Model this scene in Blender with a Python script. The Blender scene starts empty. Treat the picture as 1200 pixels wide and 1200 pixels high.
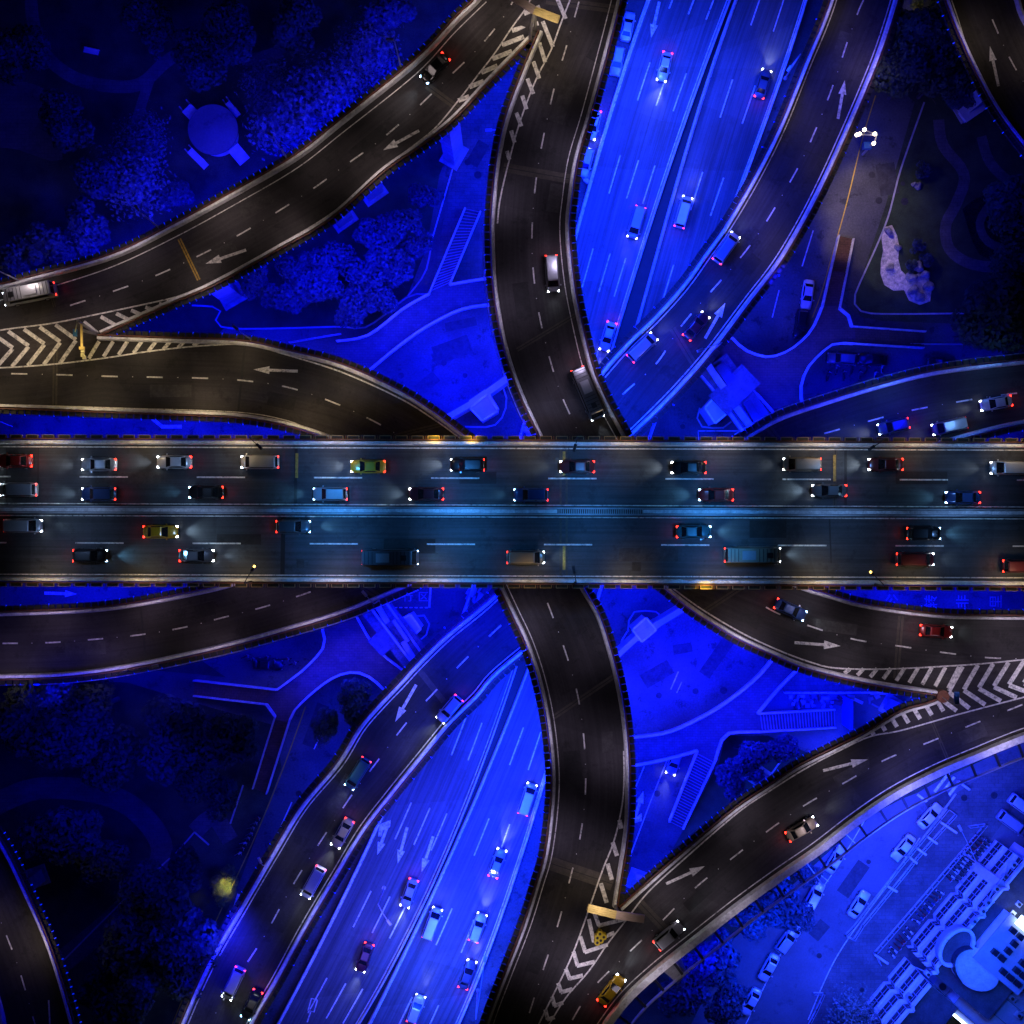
import bpy, bmesh, math, random
from mathutils import Vector, Matrix
R = math.radians
random.seed(7)
SC = bpy.context.scene
COL = SC.collection

# ------------------------------------------------------------------ camera, sky, light, exposure
F, H = 1400.0, 190.0          # a drone hanging 190 m up, looking straight down
cam_d = bpy.data.cameras.new("camera"); cam = bpy.data.objects.new("camera", cam_d); COL.objects.link(cam)
cam.location = (0, 0, H); cam.rotation_euler = (0, 0, 0)
cam_d.sensor_width = 36; cam_d.lens = 36 * F / 1200; cam_d.clip_end = 8000; cam_d.clip_start = 1
SC.camera = cam
w = bpy.data.worlds.new("World"); SC.world = w; w.use_nodes = True
nt = w.node_tree; bg = nt.nodes["Background"]
sky = nt.nodes.new("ShaderNodeTexSky"); sky.sky_type = 'NISHITA'; sky.sun_disc = False
sky.sun_elevation = R(1.0); sky.sun_rotation = R(220)
nt.links.new(sky.outputs[0], bg.inputs[0]); bg.inputs[1].default_value = 0.0022
sd = bpy.data.lights.new("fill_sun", 'SUN'); sd.energy = 0.012; sd.angle = R(10); sd.color = (1, .86, .74)  # warm sun lamp added as faint ambient fill
so = bpy.data.objects.new("fill_sun", sd); COL.objects.link(so); so.rotation_euler = (R(25), R(-15), 0)
vs = SC.view_settings; vs.view_transform = 'Standard'; vs.look = 'None'; vs.exposure = 0; vs.gamma = 1
SC.cycles.max_bounces = 4; SC.cycles.diffuse_bounces = 2; SC.cycles.glossy_bounces = 2
SC.cycles.use_light_tree = True; SC.cycles.sample_clamp_indirect = 3; SC.cycles.sample_clamp_direct = 0
try:
    SC.cycles.use_denoising = True
except Exception: pass

Z_MAIN, Z_NS, Z_WE, Z_EW, Z_NE, Z_PED = 28.0, 22.5, 17.5, 13.5, 9.5, 4.8
BLUE = (0.012, 0.050, 1.0)
def P(px, py, z=0.0):
    """where the sight line through a point of the plan meets height z"""
    k = (H - z) / F
    return Vector(((px - 600) * k, (600 - py) * k, z))

# ------------------------------------------------------------------ helpers
def tag(o, label=None, cat=None, group=None, kind=None):
    if label: o['label'] = label
    if cat: o['category'] = cat
    if group: o['group'] = group
    if kind: o['kind'] = kind
    return o
def empty(name, loc=(0, 0, 0), rz=0.0):
    o = bpy.data.objects.new(name, None); COL.objects.link(o); o.location = loc
    o.rotation_euler = (0, 0, rz); o.empty_display_size = .5
    return o
class MB:
    def __init__(s): s.v = []; s.f = []; s.uv = {}; s.mi = []; s.m = 0
    def face(s, idx, uv=None):
        s.f.append(tuple(idx)); s.mi.append(s.m)
        if uv: s.uv[len(s.f) - 1] = uv
    def add(s, vs): b = len(s.v); s.v += [tuple(x) for x in vs]; return b
    def box(s, c, d, M=None, taper=1.0):
        x, y, z = d[0] / 2, d[1] / 2, d[2] / 2
        vs = [Vector((sx * x * (taper if sz > 0 else 1), sy * y * (taper if sz > 0 else 1), sz * z)) for sz in (-1, 1) for sy in (-1, 1) for sx in (-1, 1)]
        if M is not None: vs = [M @ q for q in vs]
        b = s.add([q + Vector(c) for q in vs])
        for f in ((0, 2, 3, 1), (4, 5, 7, 6), (0, 1, 5, 4), (2, 6, 7, 3), (0, 4, 6, 2), (1, 3, 7, 5)): s.face([b + i for i in f])
        return s
    def bar(s, a, b, w, h=None, up=Vector((0, 0, 1))):
        a = Vector(a); b = Vector(b); h = h or w; d = (b - a)
        if d.length < 1e-6: return s
        d.normalize(); u = up if abs(d.dot(up)) < .99 else Vector((1, 0, 0))
        sdir = d.cross(u).normalized(); u = sdir.cross(d)
        k = s.add([p + sdir * (w / 2 * i) + u * (h / 2 * j) for p in (a, b) for i, j in ((-1, -1), (1, -1), (1, 1), (-1, 1))])
        for f in ((3, 2, 1, 0), (4, 5, 6, 7), (0, 1, 5, 4), (1, 2, 6, 5), (2, 3, 7, 6), (3, 0, 4, 7)): s.face([k + i for i in f])
        return s
    def tube(s, pts, rs, n=8, cap=True):
        pts = [Vector(p) for p in pts]
        if not hasattr(rs, '__len__'): rs = [rs] * len(pts)
        rings = []
        for i, p in enumerate(pts):
            d = (pts[min(i + 1, len(pts) - 1)] - pts[max(i - 1, 0)]).normalized()
            u = Vector((0, 0, 1)) if abs(d.z) < .95 else Vector((1, 0, 0))
            a = d.cross(u).normalized(); b = a.cross(d)
            rings.append(s.add([p + (a * math.cos(2 * math.pi * k / n) + b * math.sin(2 * math.pi * k / n)) * rs[i] for k in range(n)]))
        for r0, r1 in zip(rings, rings[1:]):
            for k in range(n): s.face((r0 + k, r1 + k, r1 + (k + 1) % n, r0 + (k + 1) % n))
        if cap:
            s.face([rings[0] + k for k in range(n)]); s.face([rings[-1] + k for k in reversed(range(n))])
        return s
    def prism(s, pts, z0, z1, bottom=True):
        """pts: world xy (counter-clockwise or not), from z0 up to z1"""
        a = sum(p[0] * q[1] - q[0] * p[1] for p, q in zip(pts, list(pts[1:]) + [pts[0]]))
        if a < 0: pts = list(reversed(pts))
        n = len(pts); b = s.add([(p[0], p[1], z0) for p in pts]); t = s.add([(p[0], p[1], z1) for p in pts])
        s.face([t + i for i in range(n)])
        if bottom: s.face([b + i for i in reversed(range(n))])
        for i in range(n): j = (i + 1) % n; s.face((b + i, b + j, t + j, t + i))
        return s
    def sheet(s, pts):
        a = sum(p[0] * q[1] - q[0] * p[1] for p, q in zip(pts, list(pts[1:]) + [pts[0]]))
        if a < 0: pts = list(reversed(pts))
        b = s.add(pts); s.face([b + i for i in range(len(pts))]); return s
    def build(s, name, mat, parent=None, smooth=False, mats=None):
        me = bpy.data.meshes.new(name); me.from_pydata([tuple(q) for q in s.v], [], s.f)
        for m in (mats or [mat]): me.materials.append(m)
        if mats:
            for p, i in zip(me.polygons, s.mi): p.material_index = i
        if s.uv:
            ul = me.uv_layers.new(name="UVMap")
            for p in me.polygons:
                if p.index in s.uv:
                    for li, uv in zip(p.loop_indices, s.uv[p.index]): ul.data[li].uv = uv
        if smooth:
            for p in me.polygons: p.use_smooth = True
        me.update()
        o = bpy.data.objects.new(name, me); COL.objects.link(o)
        if parent is not None:
            o.parent = parent
        return o
def rebase(root):
    """mesh parts were built in world space: shift them under their thing"""
    inv = root.matrix_basis.inverted()
    for c in root.children: c.matrix_parent_inverse = inv
def spline(pts, step=12.0):
    """Catmull-Rom through 2D points, resampled about every step"""
    out = []; n = len(pts)
    for i in range(n - 1):
        p0, p1, p2, p3 = pts[max(i - 1, 0)], pts[i], pts[i + 1], pts[min(i + 2, n - 1)]
        m = max(2, int(math.dist(p1, p2) / 4))
        for k in range(m):
            t = k / m
            out.append(tuple(.5 * (2 * p1[j] + (p2[j] - p0[j]) * t + (2 * p0[j] - 5 * p1[j] + 4 * p2[j] - p3[j]) * t * t + (3 * p1[j] - p0[j] - 3 * p2[j] + p3[j]) * t ** 3) for j in (0, 1)))
    out.append(tuple(pts[-1][:2]))
    return resample(out, step)
def resample(pts, step, n=None):
    L = [0]
    for a, b in zip(pts, pts[1:]): L.append(L[-1] + math.dist(a, b))
    n = n or max(1, round(L[-1] / step)); out = []; j = 0
    for i in range(n + 1):
        s = L[-1] * i / n
        while j < len(L) - 2 and L[j + 1] < s: j += 1
        t = (s - L[j]) / max(1e-9, L[j + 1] - L[j])
        out.append(tuple(a + (b - a) * t for a, b in zip(pts[j], pts[j + 1])))
    return out
def along(pts, s):
    """point and direction at arc length s"""
    for a, b in zip(pts, pts[1:]):
        d = math.dist(a, b)
        if s <= d or b is pts[-1]:
            t = s / max(d, 1e-9)
            return tuple(x + (y - x) * t for x, y in zip(a, b)), tuple((y - x) / max(d, 1e-9) for x, y in zip(a, b))
        s -= d
def plen(pts): return sum(math.dist(a, b) for a, b in zip(pts, pts[1:]))
def offset(pts, d):
    """world polyline moved sideways by d (left positive), z kept"""
    out = []
    for i, p in enumerate(pts):
        a = pts[max(i - 1, 0)]; b = pts[min(i + 1, len(pts) - 1)]
        t = Vector((b[0] - a[0], b[1] - a[1])).normalized()
        out.append(Vector((p[0] - t.y * d, p[1] + t.x * d, p[2])))
    return out
def sweep(mb, path, prof, side=1):
    """closed profile [(sideways, up)] carried along a world path"""
    n = len(prof); rows = []
    offs = [offset(path, side * o) for o, _ in prof]
    for i in range(len(path)):
        rows.append(mb.add([(offs[k][i].x, offs[k][i].y, offs[k][i].z + prof[k][1]) for k in range(n)]))
    for a, b in zip(rows, rows[1:]):
        for k in range(n):
            q = (a + k, a + (k + 1) % n, b + (k + 1) % n, b + k)
            mb.face(q if side < 0 else q[::-1])
    mb.face([rows[0] + k for k in range(n)]); mb.face([rows[-1] + k for k in reversed(range(n))])
    return mb
def fix_normals(o):
    bm = bmesh.new(); bm.from_mesh(o.data); bmesh.ops.recalc_face_normals(bm, faces=bm.faces); bm.to_mesh(o.data); bm.free(); return o
def copy_tree(o, parent=None, mats=None):
    c = o.copy(); COL.objects.link(c)
    if parent is not None: c.parent = parent
    for ch in list(o.children): copy_tree(ch, c)
    return c

# ------------------------------------------------------------------ materials
def N(nt, t, **kw):
    n = nt.nodes.new(t)
    for k, v in kw.items():
        if k in n.inputs: n.inputs[k].default_value = v
        else: setattr(n, k, v)
    return n
def mat(name, col, rough=.8, metal=0, var=.25, scale=1.5, fine=25.0, bump=.0, spots=0, tracks=None, col2=None, coat=0, wear=0, cells=None):
    m = bpy.data.materials.new(name); m.use_nodes = True; nt = m.node_tree; L = nt.links.new
    b = nt.nodes["Principled BSDF"]; b.inputs['Roughness'].default_value = rough; b.inputs['Metallic'].default_value = metal
    b.inputs['Coat Weight'].default_value = coat
    tc = nt.nodes.new("ShaderNodeTexCoord"); src = tc.outputs['Object']
    def mixc(fac, a, bcol, mode='MIX'):
        x = nt.nodes.new("ShaderNodeMix"); x.data_type = 'RGBA'; x.blend_type = mode; x.clamp_factor = True
        if hasattr(fac, 'node'): L(fac, x.inputs[0])
        else: x.inputs[0].default_value = fac
        for sck, v in ((x.inputs[6], a), (x.inputs[7], bcol)):
            if hasattr(v, 'node'): L(v, sck)
            else: sck.default_value = (*v, 1)
        return x.outputs[2]
    def ramp(inp, a, c):
        r = nt.nodes.new("ShaderNodeMapRange"); L(inp, r.inputs[0]); r.inputs[1].default_value = a; r.inputs[2].default_value = c; return r.outputs[0]
    n1 = N(nt, "ShaderNodeTexNoise", Scale=1 / scale, Detail=6.0, Roughness=.62); L(src, n1.inputs[0])
    n2 = N(nt, "ShaderNodeTexNoise", Scale=fine / 8, Detail=3.0, Roughness=.8); L(src, n2.inputs[0])
    dk = tuple(c * (1 - var) for c in col); lt = tuple(min(1, c * (1 + var)) for c in (col2 or col))
    c = mixc(ramp(n1.outputs[0], .32, .68), dk, lt)
    c = mixc(ramp(n2.outputs[0], .3, .7), mixc(1.0, c, (1 - var * .8,) * 3, 'MULTIPLY'), mixc(1.0, c, (1 + var * .8,) * 3, 'MULTIPLY'))
    if tracks:      # wear along the wheel tracks, long seams: uv in metres (along, across)
        uv = nt.nodes.new("ShaderNodeUVMap"); uv.uv_map = "UVMap"
        mp = N(nt, "ShaderNodeMapping"); mp.inputs['Scale'].default_value = (.03, 1.6, 1); L(uv.outputs[0], mp.inputs[0])
        n3 = N(nt, "ShaderNodeTexNoise", Scale=1.0, Detail=5.0, Roughness=.7); L(mp.outputs[0], n3.inputs[0])
        c = mixc(ramp(n3.outputs[0], .35, .65), mixc(1.0, c, (1 - tracks,) * 3, 'MULTIPLY'), mixc(1.0, c, (1 + tracks,) * 3, 'MULTIPLY'))
        mp2 = N(nt, "ShaderNodeMapping"); mp2.inputs['Scale'].default_value = (.09, .02, 1); L(uv.outputs[0], mp2.inputs[0])
        v = N(nt, "ShaderNodeTexVoronoi", Scale=1.0); L(mp2.outputs[0], v.inputs[0])
        sp = nt.nodes.new("ShaderNodeSeparateColor"); L(v.outputs['Color'], sp.inputs[0])
        c = mixc(ramp(sp.outputs[0], 0, 1), mixc(1.0, c, (.84,) * 3, 'MULTIPLY'), mixc(1.0, c, (1.16,) * 3, 'MULTIPLY'))
    if cells:
        v = N(nt, "ShaderNodeTexBrick", Scale=1.0); v.inputs['Mortar Size'].default_value = .02
        v.inputs['Brick Width'].default_value = cells; v.inputs['Row Height'].default_value = cells / 2
        v.inputs['Color1'].default_value = (1, 1, 1, 1); v.inputs['Color2'].default_value = (.8, .8, .8, 1); v.inputs['Mortar'].default_value = (.45, .45, .45, 1)
        L(src, v.inputs[0]); c = mixc(1.0, c, v.outputs[0], 'MULTIPLY')
    if spots:       # gum, oil, patched holes
        v = N(nt, "ShaderNodeTexNoise", Scale=.35, Detail=8.0, Roughness=.75); L(src, v.inputs[0])
        c = mixc(ramp(v.outputs[0], .56, .62), c, mixc(1.0, c, (1 - spots,) * 3, 'MULTIPLY'))
        v2 = N(nt, "ShaderNodeTexNoise", Scale=.07, Detail=3.0, Roughness=.6); L(src, v2.inputs[0])
        c = mixc(ramp(v2.outputs[0], .38, .62), mixc(1.0, c, (1 - spots * .6,) * 3, 'MULTIPLY'), mixc(1.0, c, (1 + spots * .35,) * 3, 'MULTIPLY'))
    if wear:        # paint rubbed off by tyres
        v3 = N(nt, "ShaderNodeTexNoise", Scale=1.6, Detail=8.0, Roughness=.8); L(src, v3.inputs[0])
        c = mixc(ramp(v3.outputs[0], .50, .66), c, (.07, .065, .065))
    L(c, b.inputs['Base Color'])
    if bump:
        bp = N(nt, "ShaderNodeBump", Strength=bump, Distance=.05); L(n2.outputs[0], bp.inputs['Height']); L(bp.outputs[0], b.inputs['Normal'])
    return m
def glow(name, col, s):
    m = bpy.data.materials.new(name); m.use_nodes = True; b = m.node_tree.nodes["Principled BSDF"]
    b.inputs['Base Color'].default_value = (*[min(1, c) for c in col], 1); b.inputs['Emission Color'].default_value = (*col, 1)
    b.inputs['Emission Strength'].default_value = s; return m
M = {}
M['deck'] = mat('deck asphalt', (.040, .035, .036), .85, var=.2, scale=7, tracks=.28, spots=.4, bump=.2)
M['main'] = mat('main deck asphalt', (.045, .048, .054), .7, var=.18, scale=9, tracks=.34, spots=.35, bump=.2)
M['concrete'] = mat('parapet concrete', (.86, .82, .82), .8, var=.22, scale=1.2, spots=.3)
M['girder'] = mat('girder concrete', (.26, .25, .24), .85, var=.2, scale=2)
M['pier'] = mat('pier concrete', (.34, .33, .32), .85, var=.2, scale=1.5, spots=.2)
M['rust'] = mat('brown steel', (.16, .055, .03), .6, var=.3, scale=.8)
M['trough'] = mat('dark trough', (.020, .018, .016), .7, var=.5, scale=.3, fine=60)
M['troughlit'] = mat('yellow-lit trough', (.40, .27, .10), .6, var=.3, scale=.5)  # ochre stands for yellow lamp light, painted onto the trough rims
M['paint'] = mat('worn road paint', (.80, .77, .71), .7, var=.22, scale=.5, fine=60, wear=1)
M['paintw'] = mat('bright road paint', (.75, .74, .72), .7, var=.2, scale=.5, fine=60, wear=1)
M['painty'] = mat('yellow road paint', (.75, .48, .04), .7, var=.2, scale=.5)
M['joint'] = mat('joint concrete', (.075, .064, .052), .8, var=.25, scale=.7, fine=50)
M['jointdark'] = mat('joint rubber', (.012, .012, .013), .6, var=.3)
M['jointwarm'] = mat('yellow joint plate', (.42, .26, .04), .6, var=.4, scale=.4)
M['soil'] = mat('soil and grass', (.030, .040, .020), .95, var=.55, scale=5, fine=40, col2=(.045, .06, .03))
M['lawn'] = mat('lawn', (.035, .055, .022), .95, var=.45, scale=3, fine=60)
M['asphalt'] = mat('street asphalt', (.085, .085, .088), .85, var=.34, scale=11, spots=.55, bump=.3)
M['freeway'] = mat('freeway asphalt', (.095, .095, .10), .7, var=.14, scale=9, tracks=.42, spots=.15, bump=.2)
M['pave'] = mat('pavement', (.11, .107, .105), .85, var=.25, scale=3, spots=.3, cells=1.2)
M['lot'] = mat('pale lot asphalt', (.12, .12, .125), .85, var=.18, scale=6, spots=.3)
M['brick'] = mat('red walkway paving', (.13, .060, .050), .85, var=.25, scale=2, cells=.8)
M['bluepave'] = mat('walkway paving', (.065, .062, .066), .85, var=.25, scale=2, cells=.8)
M['kerb'] = mat('kerb stone', (.42, .41, .40), .85, var=.2, scale=1)
M['metal'] = mat('galvanised steel', (.50, .51, .53), .4, .6, var=.15)
M['darkmetal'] = mat('dark steel', (.04, .04, .045), .45, .5, var=.2)
M['panel'] = mat('sign back', (.33, .32, .36), .5, .2, var=.15, scale=.6)
M['leaf'] = mat('leaves', (.018, .034, .045), .8, var=.6, scale=1.2, fine=30, col2=(.03, .05, .065))
M['leafdark'] = mat('dark leaves', (.040, .06, .024), .8, var=.5, scale=1.5, fine=30)
M['leafpale'] = mat('pale leaves', (.10, .125, .10), .8, var=.5, scale=1.5, fine=30)
M['bark'] = mat('bark', (.09, .07, .05), .9, var=.4)
M['sand'] = mat('pale gravel', (.62, .54, .45), .9, var=.45, scale=.6, fine=60)
M['rock'] = mat('grey rock', (.22, .21, .20), .9, var=.4, scale=.8, bump=.5)
M['water'] = mat('pond water', (.01, .014, .02), .08, var=.3)
M['wall'] = mat('pale render', (.55, .53, .52), .8, var=.12, scale=1.5)
M['roof'] = mat('dark roof felt', (.05, .05, .055), .9, var=.35, scale=2, fine=40)
M['roofpale'] = mat('pale roof sheet', (.24, .25, .27), .6, var=.12, scale=2)
M['glass'] = mat('dark glass', (.012, .014, .018), .08, var=.2)
M['tyre'] = mat('tyre rubber', (.015, .015, .015), .85, var=.2)
M['chrome'] = mat('wheel rim', (.5, .5, .5), .3, .9, var=.1)
M['plasticy'] = mat('yellow plastic', (.75, .55, .02), .5, var=.15)
M['blueplate'] = mat('blue sign', (.02, .10, .45), .5, var=.1)
M['hl'] = glow('headlight glow', (.80, .90, 1.0), 26); M['hlb'] = glow('blue headlight glow', (.35, .65, 1.0), 22)
M['tl'] = glow('taillight glow', (1, .02, .01), 16); M['lampw'] = glow('lamp glow', (1, .80, .5), 14)
M['lampy'] = glow('yellow lamp glow', (1, .62, .12), 6); M['led'] = glow('blue led', (.002, .03, 1), .7)
M['tube'] = glow('white tube', (.55, .75, 1), 9); M['amber'] = glow('amber led', (1, .60, .03), 3.2)
CARC = {}
for nm, c in dict(white=(.62, .62, .62), silver=(.36, .37, .39), black=(.012, .012, .014), grey=(.12, .12, .13), blue=(.03, .07, .22), red=(.30, .02, .02),
                  yellow=(.62, .38, .02), maroon=(.12, .02, .03), champagne=(.38, .30, .20), teal=(.03, .14, .16)).items():
    CARC[nm] = mat(nm + ' car paint', c, .32, .15, var=.06, scale=.8, coat=.6)

def area(px, py, z, power, size, col=BLUE, aim=None, name='flood_or_fill'):  # blue floods below decks, also added fill lights without fixtures
    d = bpy.data.lights.new(name, 'AREA'); d.shape = 'DISK'; d.size = size; d.energy = power; d.color = col
    o = bpy.data.objects.new(name, d); COL.objects.link(o); o.location = P(px, py, z)
    if aim: o.rotation_euler = (Vector(P(*aim)) - o.location).to_track_quat('-Z', 'Y').to_euler()
    return o
def spot(loc, aim, power, deg, col, blend=.9, size=.4, name='spot_lamp', parent=None):
    d = bpy.data.lights.new(name, 'SPOT'); d.spot_size = R(deg); d.spot_blend = blend; d.energy = power; d.color = col; d.shadow_soft_size = size
    o = bpy.data.objects.new(name, d); COL.objects.link(o); o.location = loc
    o.rotation_euler = (Vector(aim) - Vector(loc)).to_track_quat('-Z', 'Y').to_euler()
    if parent is not None: o.parent = parent
    return o

# ------------------------------------------------------------------ ground and sheets
def flat(name, pts, z, m, smooth=False, kind='structure', holes=None):
    q = spline(list(pts) + [pts[0]], 14)[:-1] if smooth else pts
    mb = MB(); mb.sheet([P(x, y, z) for x, y in q]); o = mb.build(name, m)
    if kind: o['kind'] = kind
    return o
g = MB(); g.sheet([(-4000, -4000, 0), (4000, -4000, 0), (4000, 4000, 0), (-4000, 4000, 0)]); tag(g.build('ground', M['soil']), kind='structure')
flat('road_surface', [(-60, 440), (100, 375), (300, 320), (505, 150), (640, 0), (660, -60), (1120, -60), (1030, 130), (1010, 350), (1000, 370), (1260, 415), (1260, 800), (1100, 840), (880, 930), (720, 1080), (600, 1260),
     (170, 1260), (262, 1085), (330, 900), (318, 830), (230, 770), (-60, 780)], .004, M['asphalt'])

def ext(pl, d=130):
    """carry a line that leaves the frame straight on beyond it"""
    out = lambda p: p[0] < -5 or p[0] > 1205 or p[1] < -5 or p[1] > 1205
    pl = [tuple(p) for p in pl]
    if out(pl[0]): u = Vector(pl[0]) - Vector(pl[1]); u.normalize(); pl = [tuple(Vector(pl[0]) + u * d), tuple(Vector(pl[0]) + u * d * .5)] + pl
    if out(pl[-1]): u = Vector(pl[-1]) - Vector(pl[-2]); u.normalize(); pl = pl + [tuple(Vector(pl[-1]) + u * d * .5), tuple(Vector(pl[-1]) + u * d)]
    return pl
def ribbon(L, Rr, z, n, mb=None, m_across=None):
    """asphalt between two pixel edges, uv in metres; z may be a function"""
    mb = mb or MB(); zf = z if callable(z) else (lambda x, y: z)
    L, Rr = ext(L), ext(Rr)
    A = resample(spline(L, 6), 1, n); B = resample(spline(Rr, 6), 1, n); K = 6; rows = []; u = 0; prev = None
    for a, b in zip(A, B):
        c = P((a[0] + b[0]) / 2, (a[1] + b[1]) / 2, zf(*a))
        if prev is not None: u += (c - prev).length
        prev = c; row = []
        for k in range(K + 1):
            t = k / K; x, y = a[0] + (b[0] - a[0]) * t, a[1] + (b[1] - a[1]) * t; row.append(P(x, y, zf(x, y)))
        rows.append((mb.add(row), u, (row[-1] - row[0]).length))
    for (r0, u0, w0), (r1, u1, w1) in zip(rows, rows[1:]):
        for k in range(K):
            mb.face((r0 + k, r1 + k, r1 + k + 1, r0 + k + 1), [(u0, w0 * k / K), (u1, w1 * k / K), (u1, w1 * (k + 1) / K), (u0, w0 * (k + 1) / K)])
    return mb, A, B
LIFT = [0]
def polys_mark(mb, pts, zf):
    LIFT[0] += 1; e = (LIFT[0] % 37) * .0004; mb.sheet([P(x, y, zf(x, y) + e) for x, y in pts]); return mb
def stroke(mb, pts, wpx, zf):
    """painted line of width wpx (pixels of plan) through 2D points"""
    q = [Vector((*p, 0)) for p in pts]; l = offset(q, wpx / 2); r = offset(q, -wpx / 2)
    LIFT[0] += 1; e = (LIFT[0] % 37) * .0004
    for i in range(len(q) - 1):
        mb.sheet([P(p[0], p[1], zf(p[0], p[1]) + e) for p in (l[i], l[i + 1], r[i + 1], r[i])])
    return mb
def dashes(mb, path, period, dash, w, zf, phase=0, skip=()):
    pts = spline(path, 5); L = plen(pts); s = phase; k = 0
    if 45 < period < 60:
        q = phase + period * .68
        while q < L: stroke(mb, [along(pts, q)[0], along(pts, min(L - .01, q + .9))[0]], .9, zf); q += period
    while s < L:
        if k not in skip:
            seg = [along(pts, min(L - .01, s + dash * i / 4))[0] for i in range(5)]; stroke(mb, seg, w, zf)
        s += period; k += 1
    return mb
def arrow_pts(x, y, dx, dy, ln, hw=4.6, hl=.36, sw=1.7):
    """straight arrow whose tip is at x,y pointing along dx,dy"""
    l = math.hypot(dx, dy); dx /= l; dy /= l; nx, ny = -dy, dx; h = ln * hl
    def q(a, b): return (x - dx * a + nx * b, y - dy * a + ny * b)
    return [[q(0, 0), q(h, hw), q(h, -hw)], [q(h, sw), q(ln, sw), q(ln, -sw), q(h, -sw)]]

# surface motorway under the interchange
FL_L = [(775, -45), (760, 0), (733, 80), (700, 177), (672, 283), (640, 400), (590, 580), (530, 760), (470, 900), (430, 983), (400, 1063), (350, 1155), (300, 1245)]
FL_R = [(872, -45), (850, 0), (837, 53), (820, 110), (800, 170), (767, 260), (743, 320), (720, 383), (700, 433), (655, 600), (620, 760), (597, 837), (567, 907), (533, 973), (497, 1040), (458, 1115), (425, 1190), (400, 1245)]
FR_L = [(880, -45), (857, 0), (844, 53), (828, 110), (808, 178), (777, 260), (753, 350), (740, 400), (690, 560), (650, 700), (625, 777), (600, 838), (572, 905), (540, 973), (503, 1050), (465, 1125), (437, 1190), (412, 1245)]
FR_R = [(960, -45), (943, 0), (923, 60), (903, 123), (875, 213), (830, 330), (780, 460), (720, 620), (680, 760), (660, 860), (640, 933), (613, 993), (587, 1070), (560, 1133), (538, 1197), (520, 1245)]
z1 = lambda x, y: .016
import numpy as np
def fair(pl):       # the surveyed points faired into one smooth alignment
    a = np.array(pl, float); t = (a[:, 1] - 600) / 650; c = np.polyfit(t, a[:, 0], 4); tt = np.linspace(t[0], t[-1], 40); return [(float(np.polyval(c, q)), float(q * 650 + 600)) for q in tt]
FL_L, FL_R, FR_L, FR_R = fair(FL_L), fair(FL_R), fair(FR_L), fair(FR_R)
mb, A, B = ribbon(FL_R, FR_L, .007, 70); tag(mb.build('median_strip', M['jointdark']), kind='structure')
for L_, R_ in ((FL_L, FL_R), (FR_L, FR_R)):
    mb, A, B = ribbon(L_, R_, .010, 60); tag(mb.build('motorway', M['freeway']), kind='structure')
def lerp_path(A, B, t, n=60):
    a = resample(spline(A, 6), 1, n); b = resample(spline(B, 6), 1, n)
    return [(p[0] + (q[0] - p[0]) * t, p[1] + (q[1] - p[1]) * t) for p, q in zip(a, b)]
mk = MB()
for (A, B), ts in (((FL_L, FL_R), (.30, .56, .80)), ((FR_L, FR_R), (.34, .68))):
    for i, t in enumerate(ts): dashes(mk, lerp_path(A, B, t), 114, 47, 1.6, z1, phase=12 + 7 * i + (20 if A is FR_L else 0))
    for t in (.025, .965): stroke(mk, lerp_path(A, B, t), 1.3, z1)
for a in ((763, 44, -10, 43, 43), (442, 1002, -12, 34, 42), (466, 1012, -10, 38, 44), (494, 1022, -13, 40, 44), (270, 1080, -12, 40, 34)):
    for p in arrow_pts(*a, hw=4.6): polys_mark(mk, p, z1)
polys_mark(mk, [(458, 961), (445, 966), (443, 980), (447, 980), (449, 973), (457, 969)], z1)   # left-turn hook of the double arrow
stroke(mk, [(372, 1172), (368, 1186), (361, 1184), (365, 1170), (372, 1172)], 1.6, z1); stroke(mk, [(364, 1186), (360, 1198)], 1.6, z1)
tag(mk.build('motorway_marking', M['paintw']), kind='structure')

# streets and pavements
flat('side_street', [(745, -40), (740, 0), (712, 80), (690, 150), (672, 235), (660, 300), (668, 310), (682, 240), (700, 170), (733, 75), (756, 0), (770, -40)], .012, M['asphalt'])
flat('pavement', [(540, 140), (600, 70), (598, 140), (585, 200), (578, 300), (580, 345), (530, 330), (505, 345)], .014, M['pave'])
flat('park_road', [(1045, 95), (1072, 120), (1052, 190), (1038, 240), (1018, 300), (1000, 352), (1010, 375), (1260, 385), (1260, 415), (960, 395), (900, 440), (860, 420), (900, 330), (975, 210), (1005, 130)], .012, M['asphalt'])
flat('park_road', [(-60, 765), (230, 790), (320, 800), (400, 730), (470, 760), (400, 860), (330, 980), (265, 1110), (215, 1230), (190, 1230), (265, 1070), (340, 900), (322, 850), (250, 830), (150, 800), (-60, 790)], .012, M['asphalt'])
flat('construction_yard', [(930, 783), (1100, 818), (1040, 850), (970, 885), (890, 860), (888, 838), (905, 805)], .020, M['lot'])
flat('pale_pavement', [(905, 775), (1090, 812), (1060, 820), (1000, 811), (918, 811)], .028, M['pave'])
flat('lot_surface', [(1260, 840), (1100, 915), (1000, 972), (860, 1100), (780, 1260), (1260, 1260)], .006, M['lot'])
flat('lot_road', [(1150, 900), (1060, 935), (1020, 955), (975, 1022), (925, 1098), (865, 1215), (940, 1215), (972, 1130), (1025, 1055), (1075, 985), (1120, 925)], .012, M['lot'])
flat('pavement', [(1120, 930), (1075, 990), (1025, 1060), (975, 1130), (945, 1200), (1010, 1215), (1075, 1110), (1160, 985), (1200, 930), (1260, 880), (1180, 890)], .0165, M['pave'])
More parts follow.
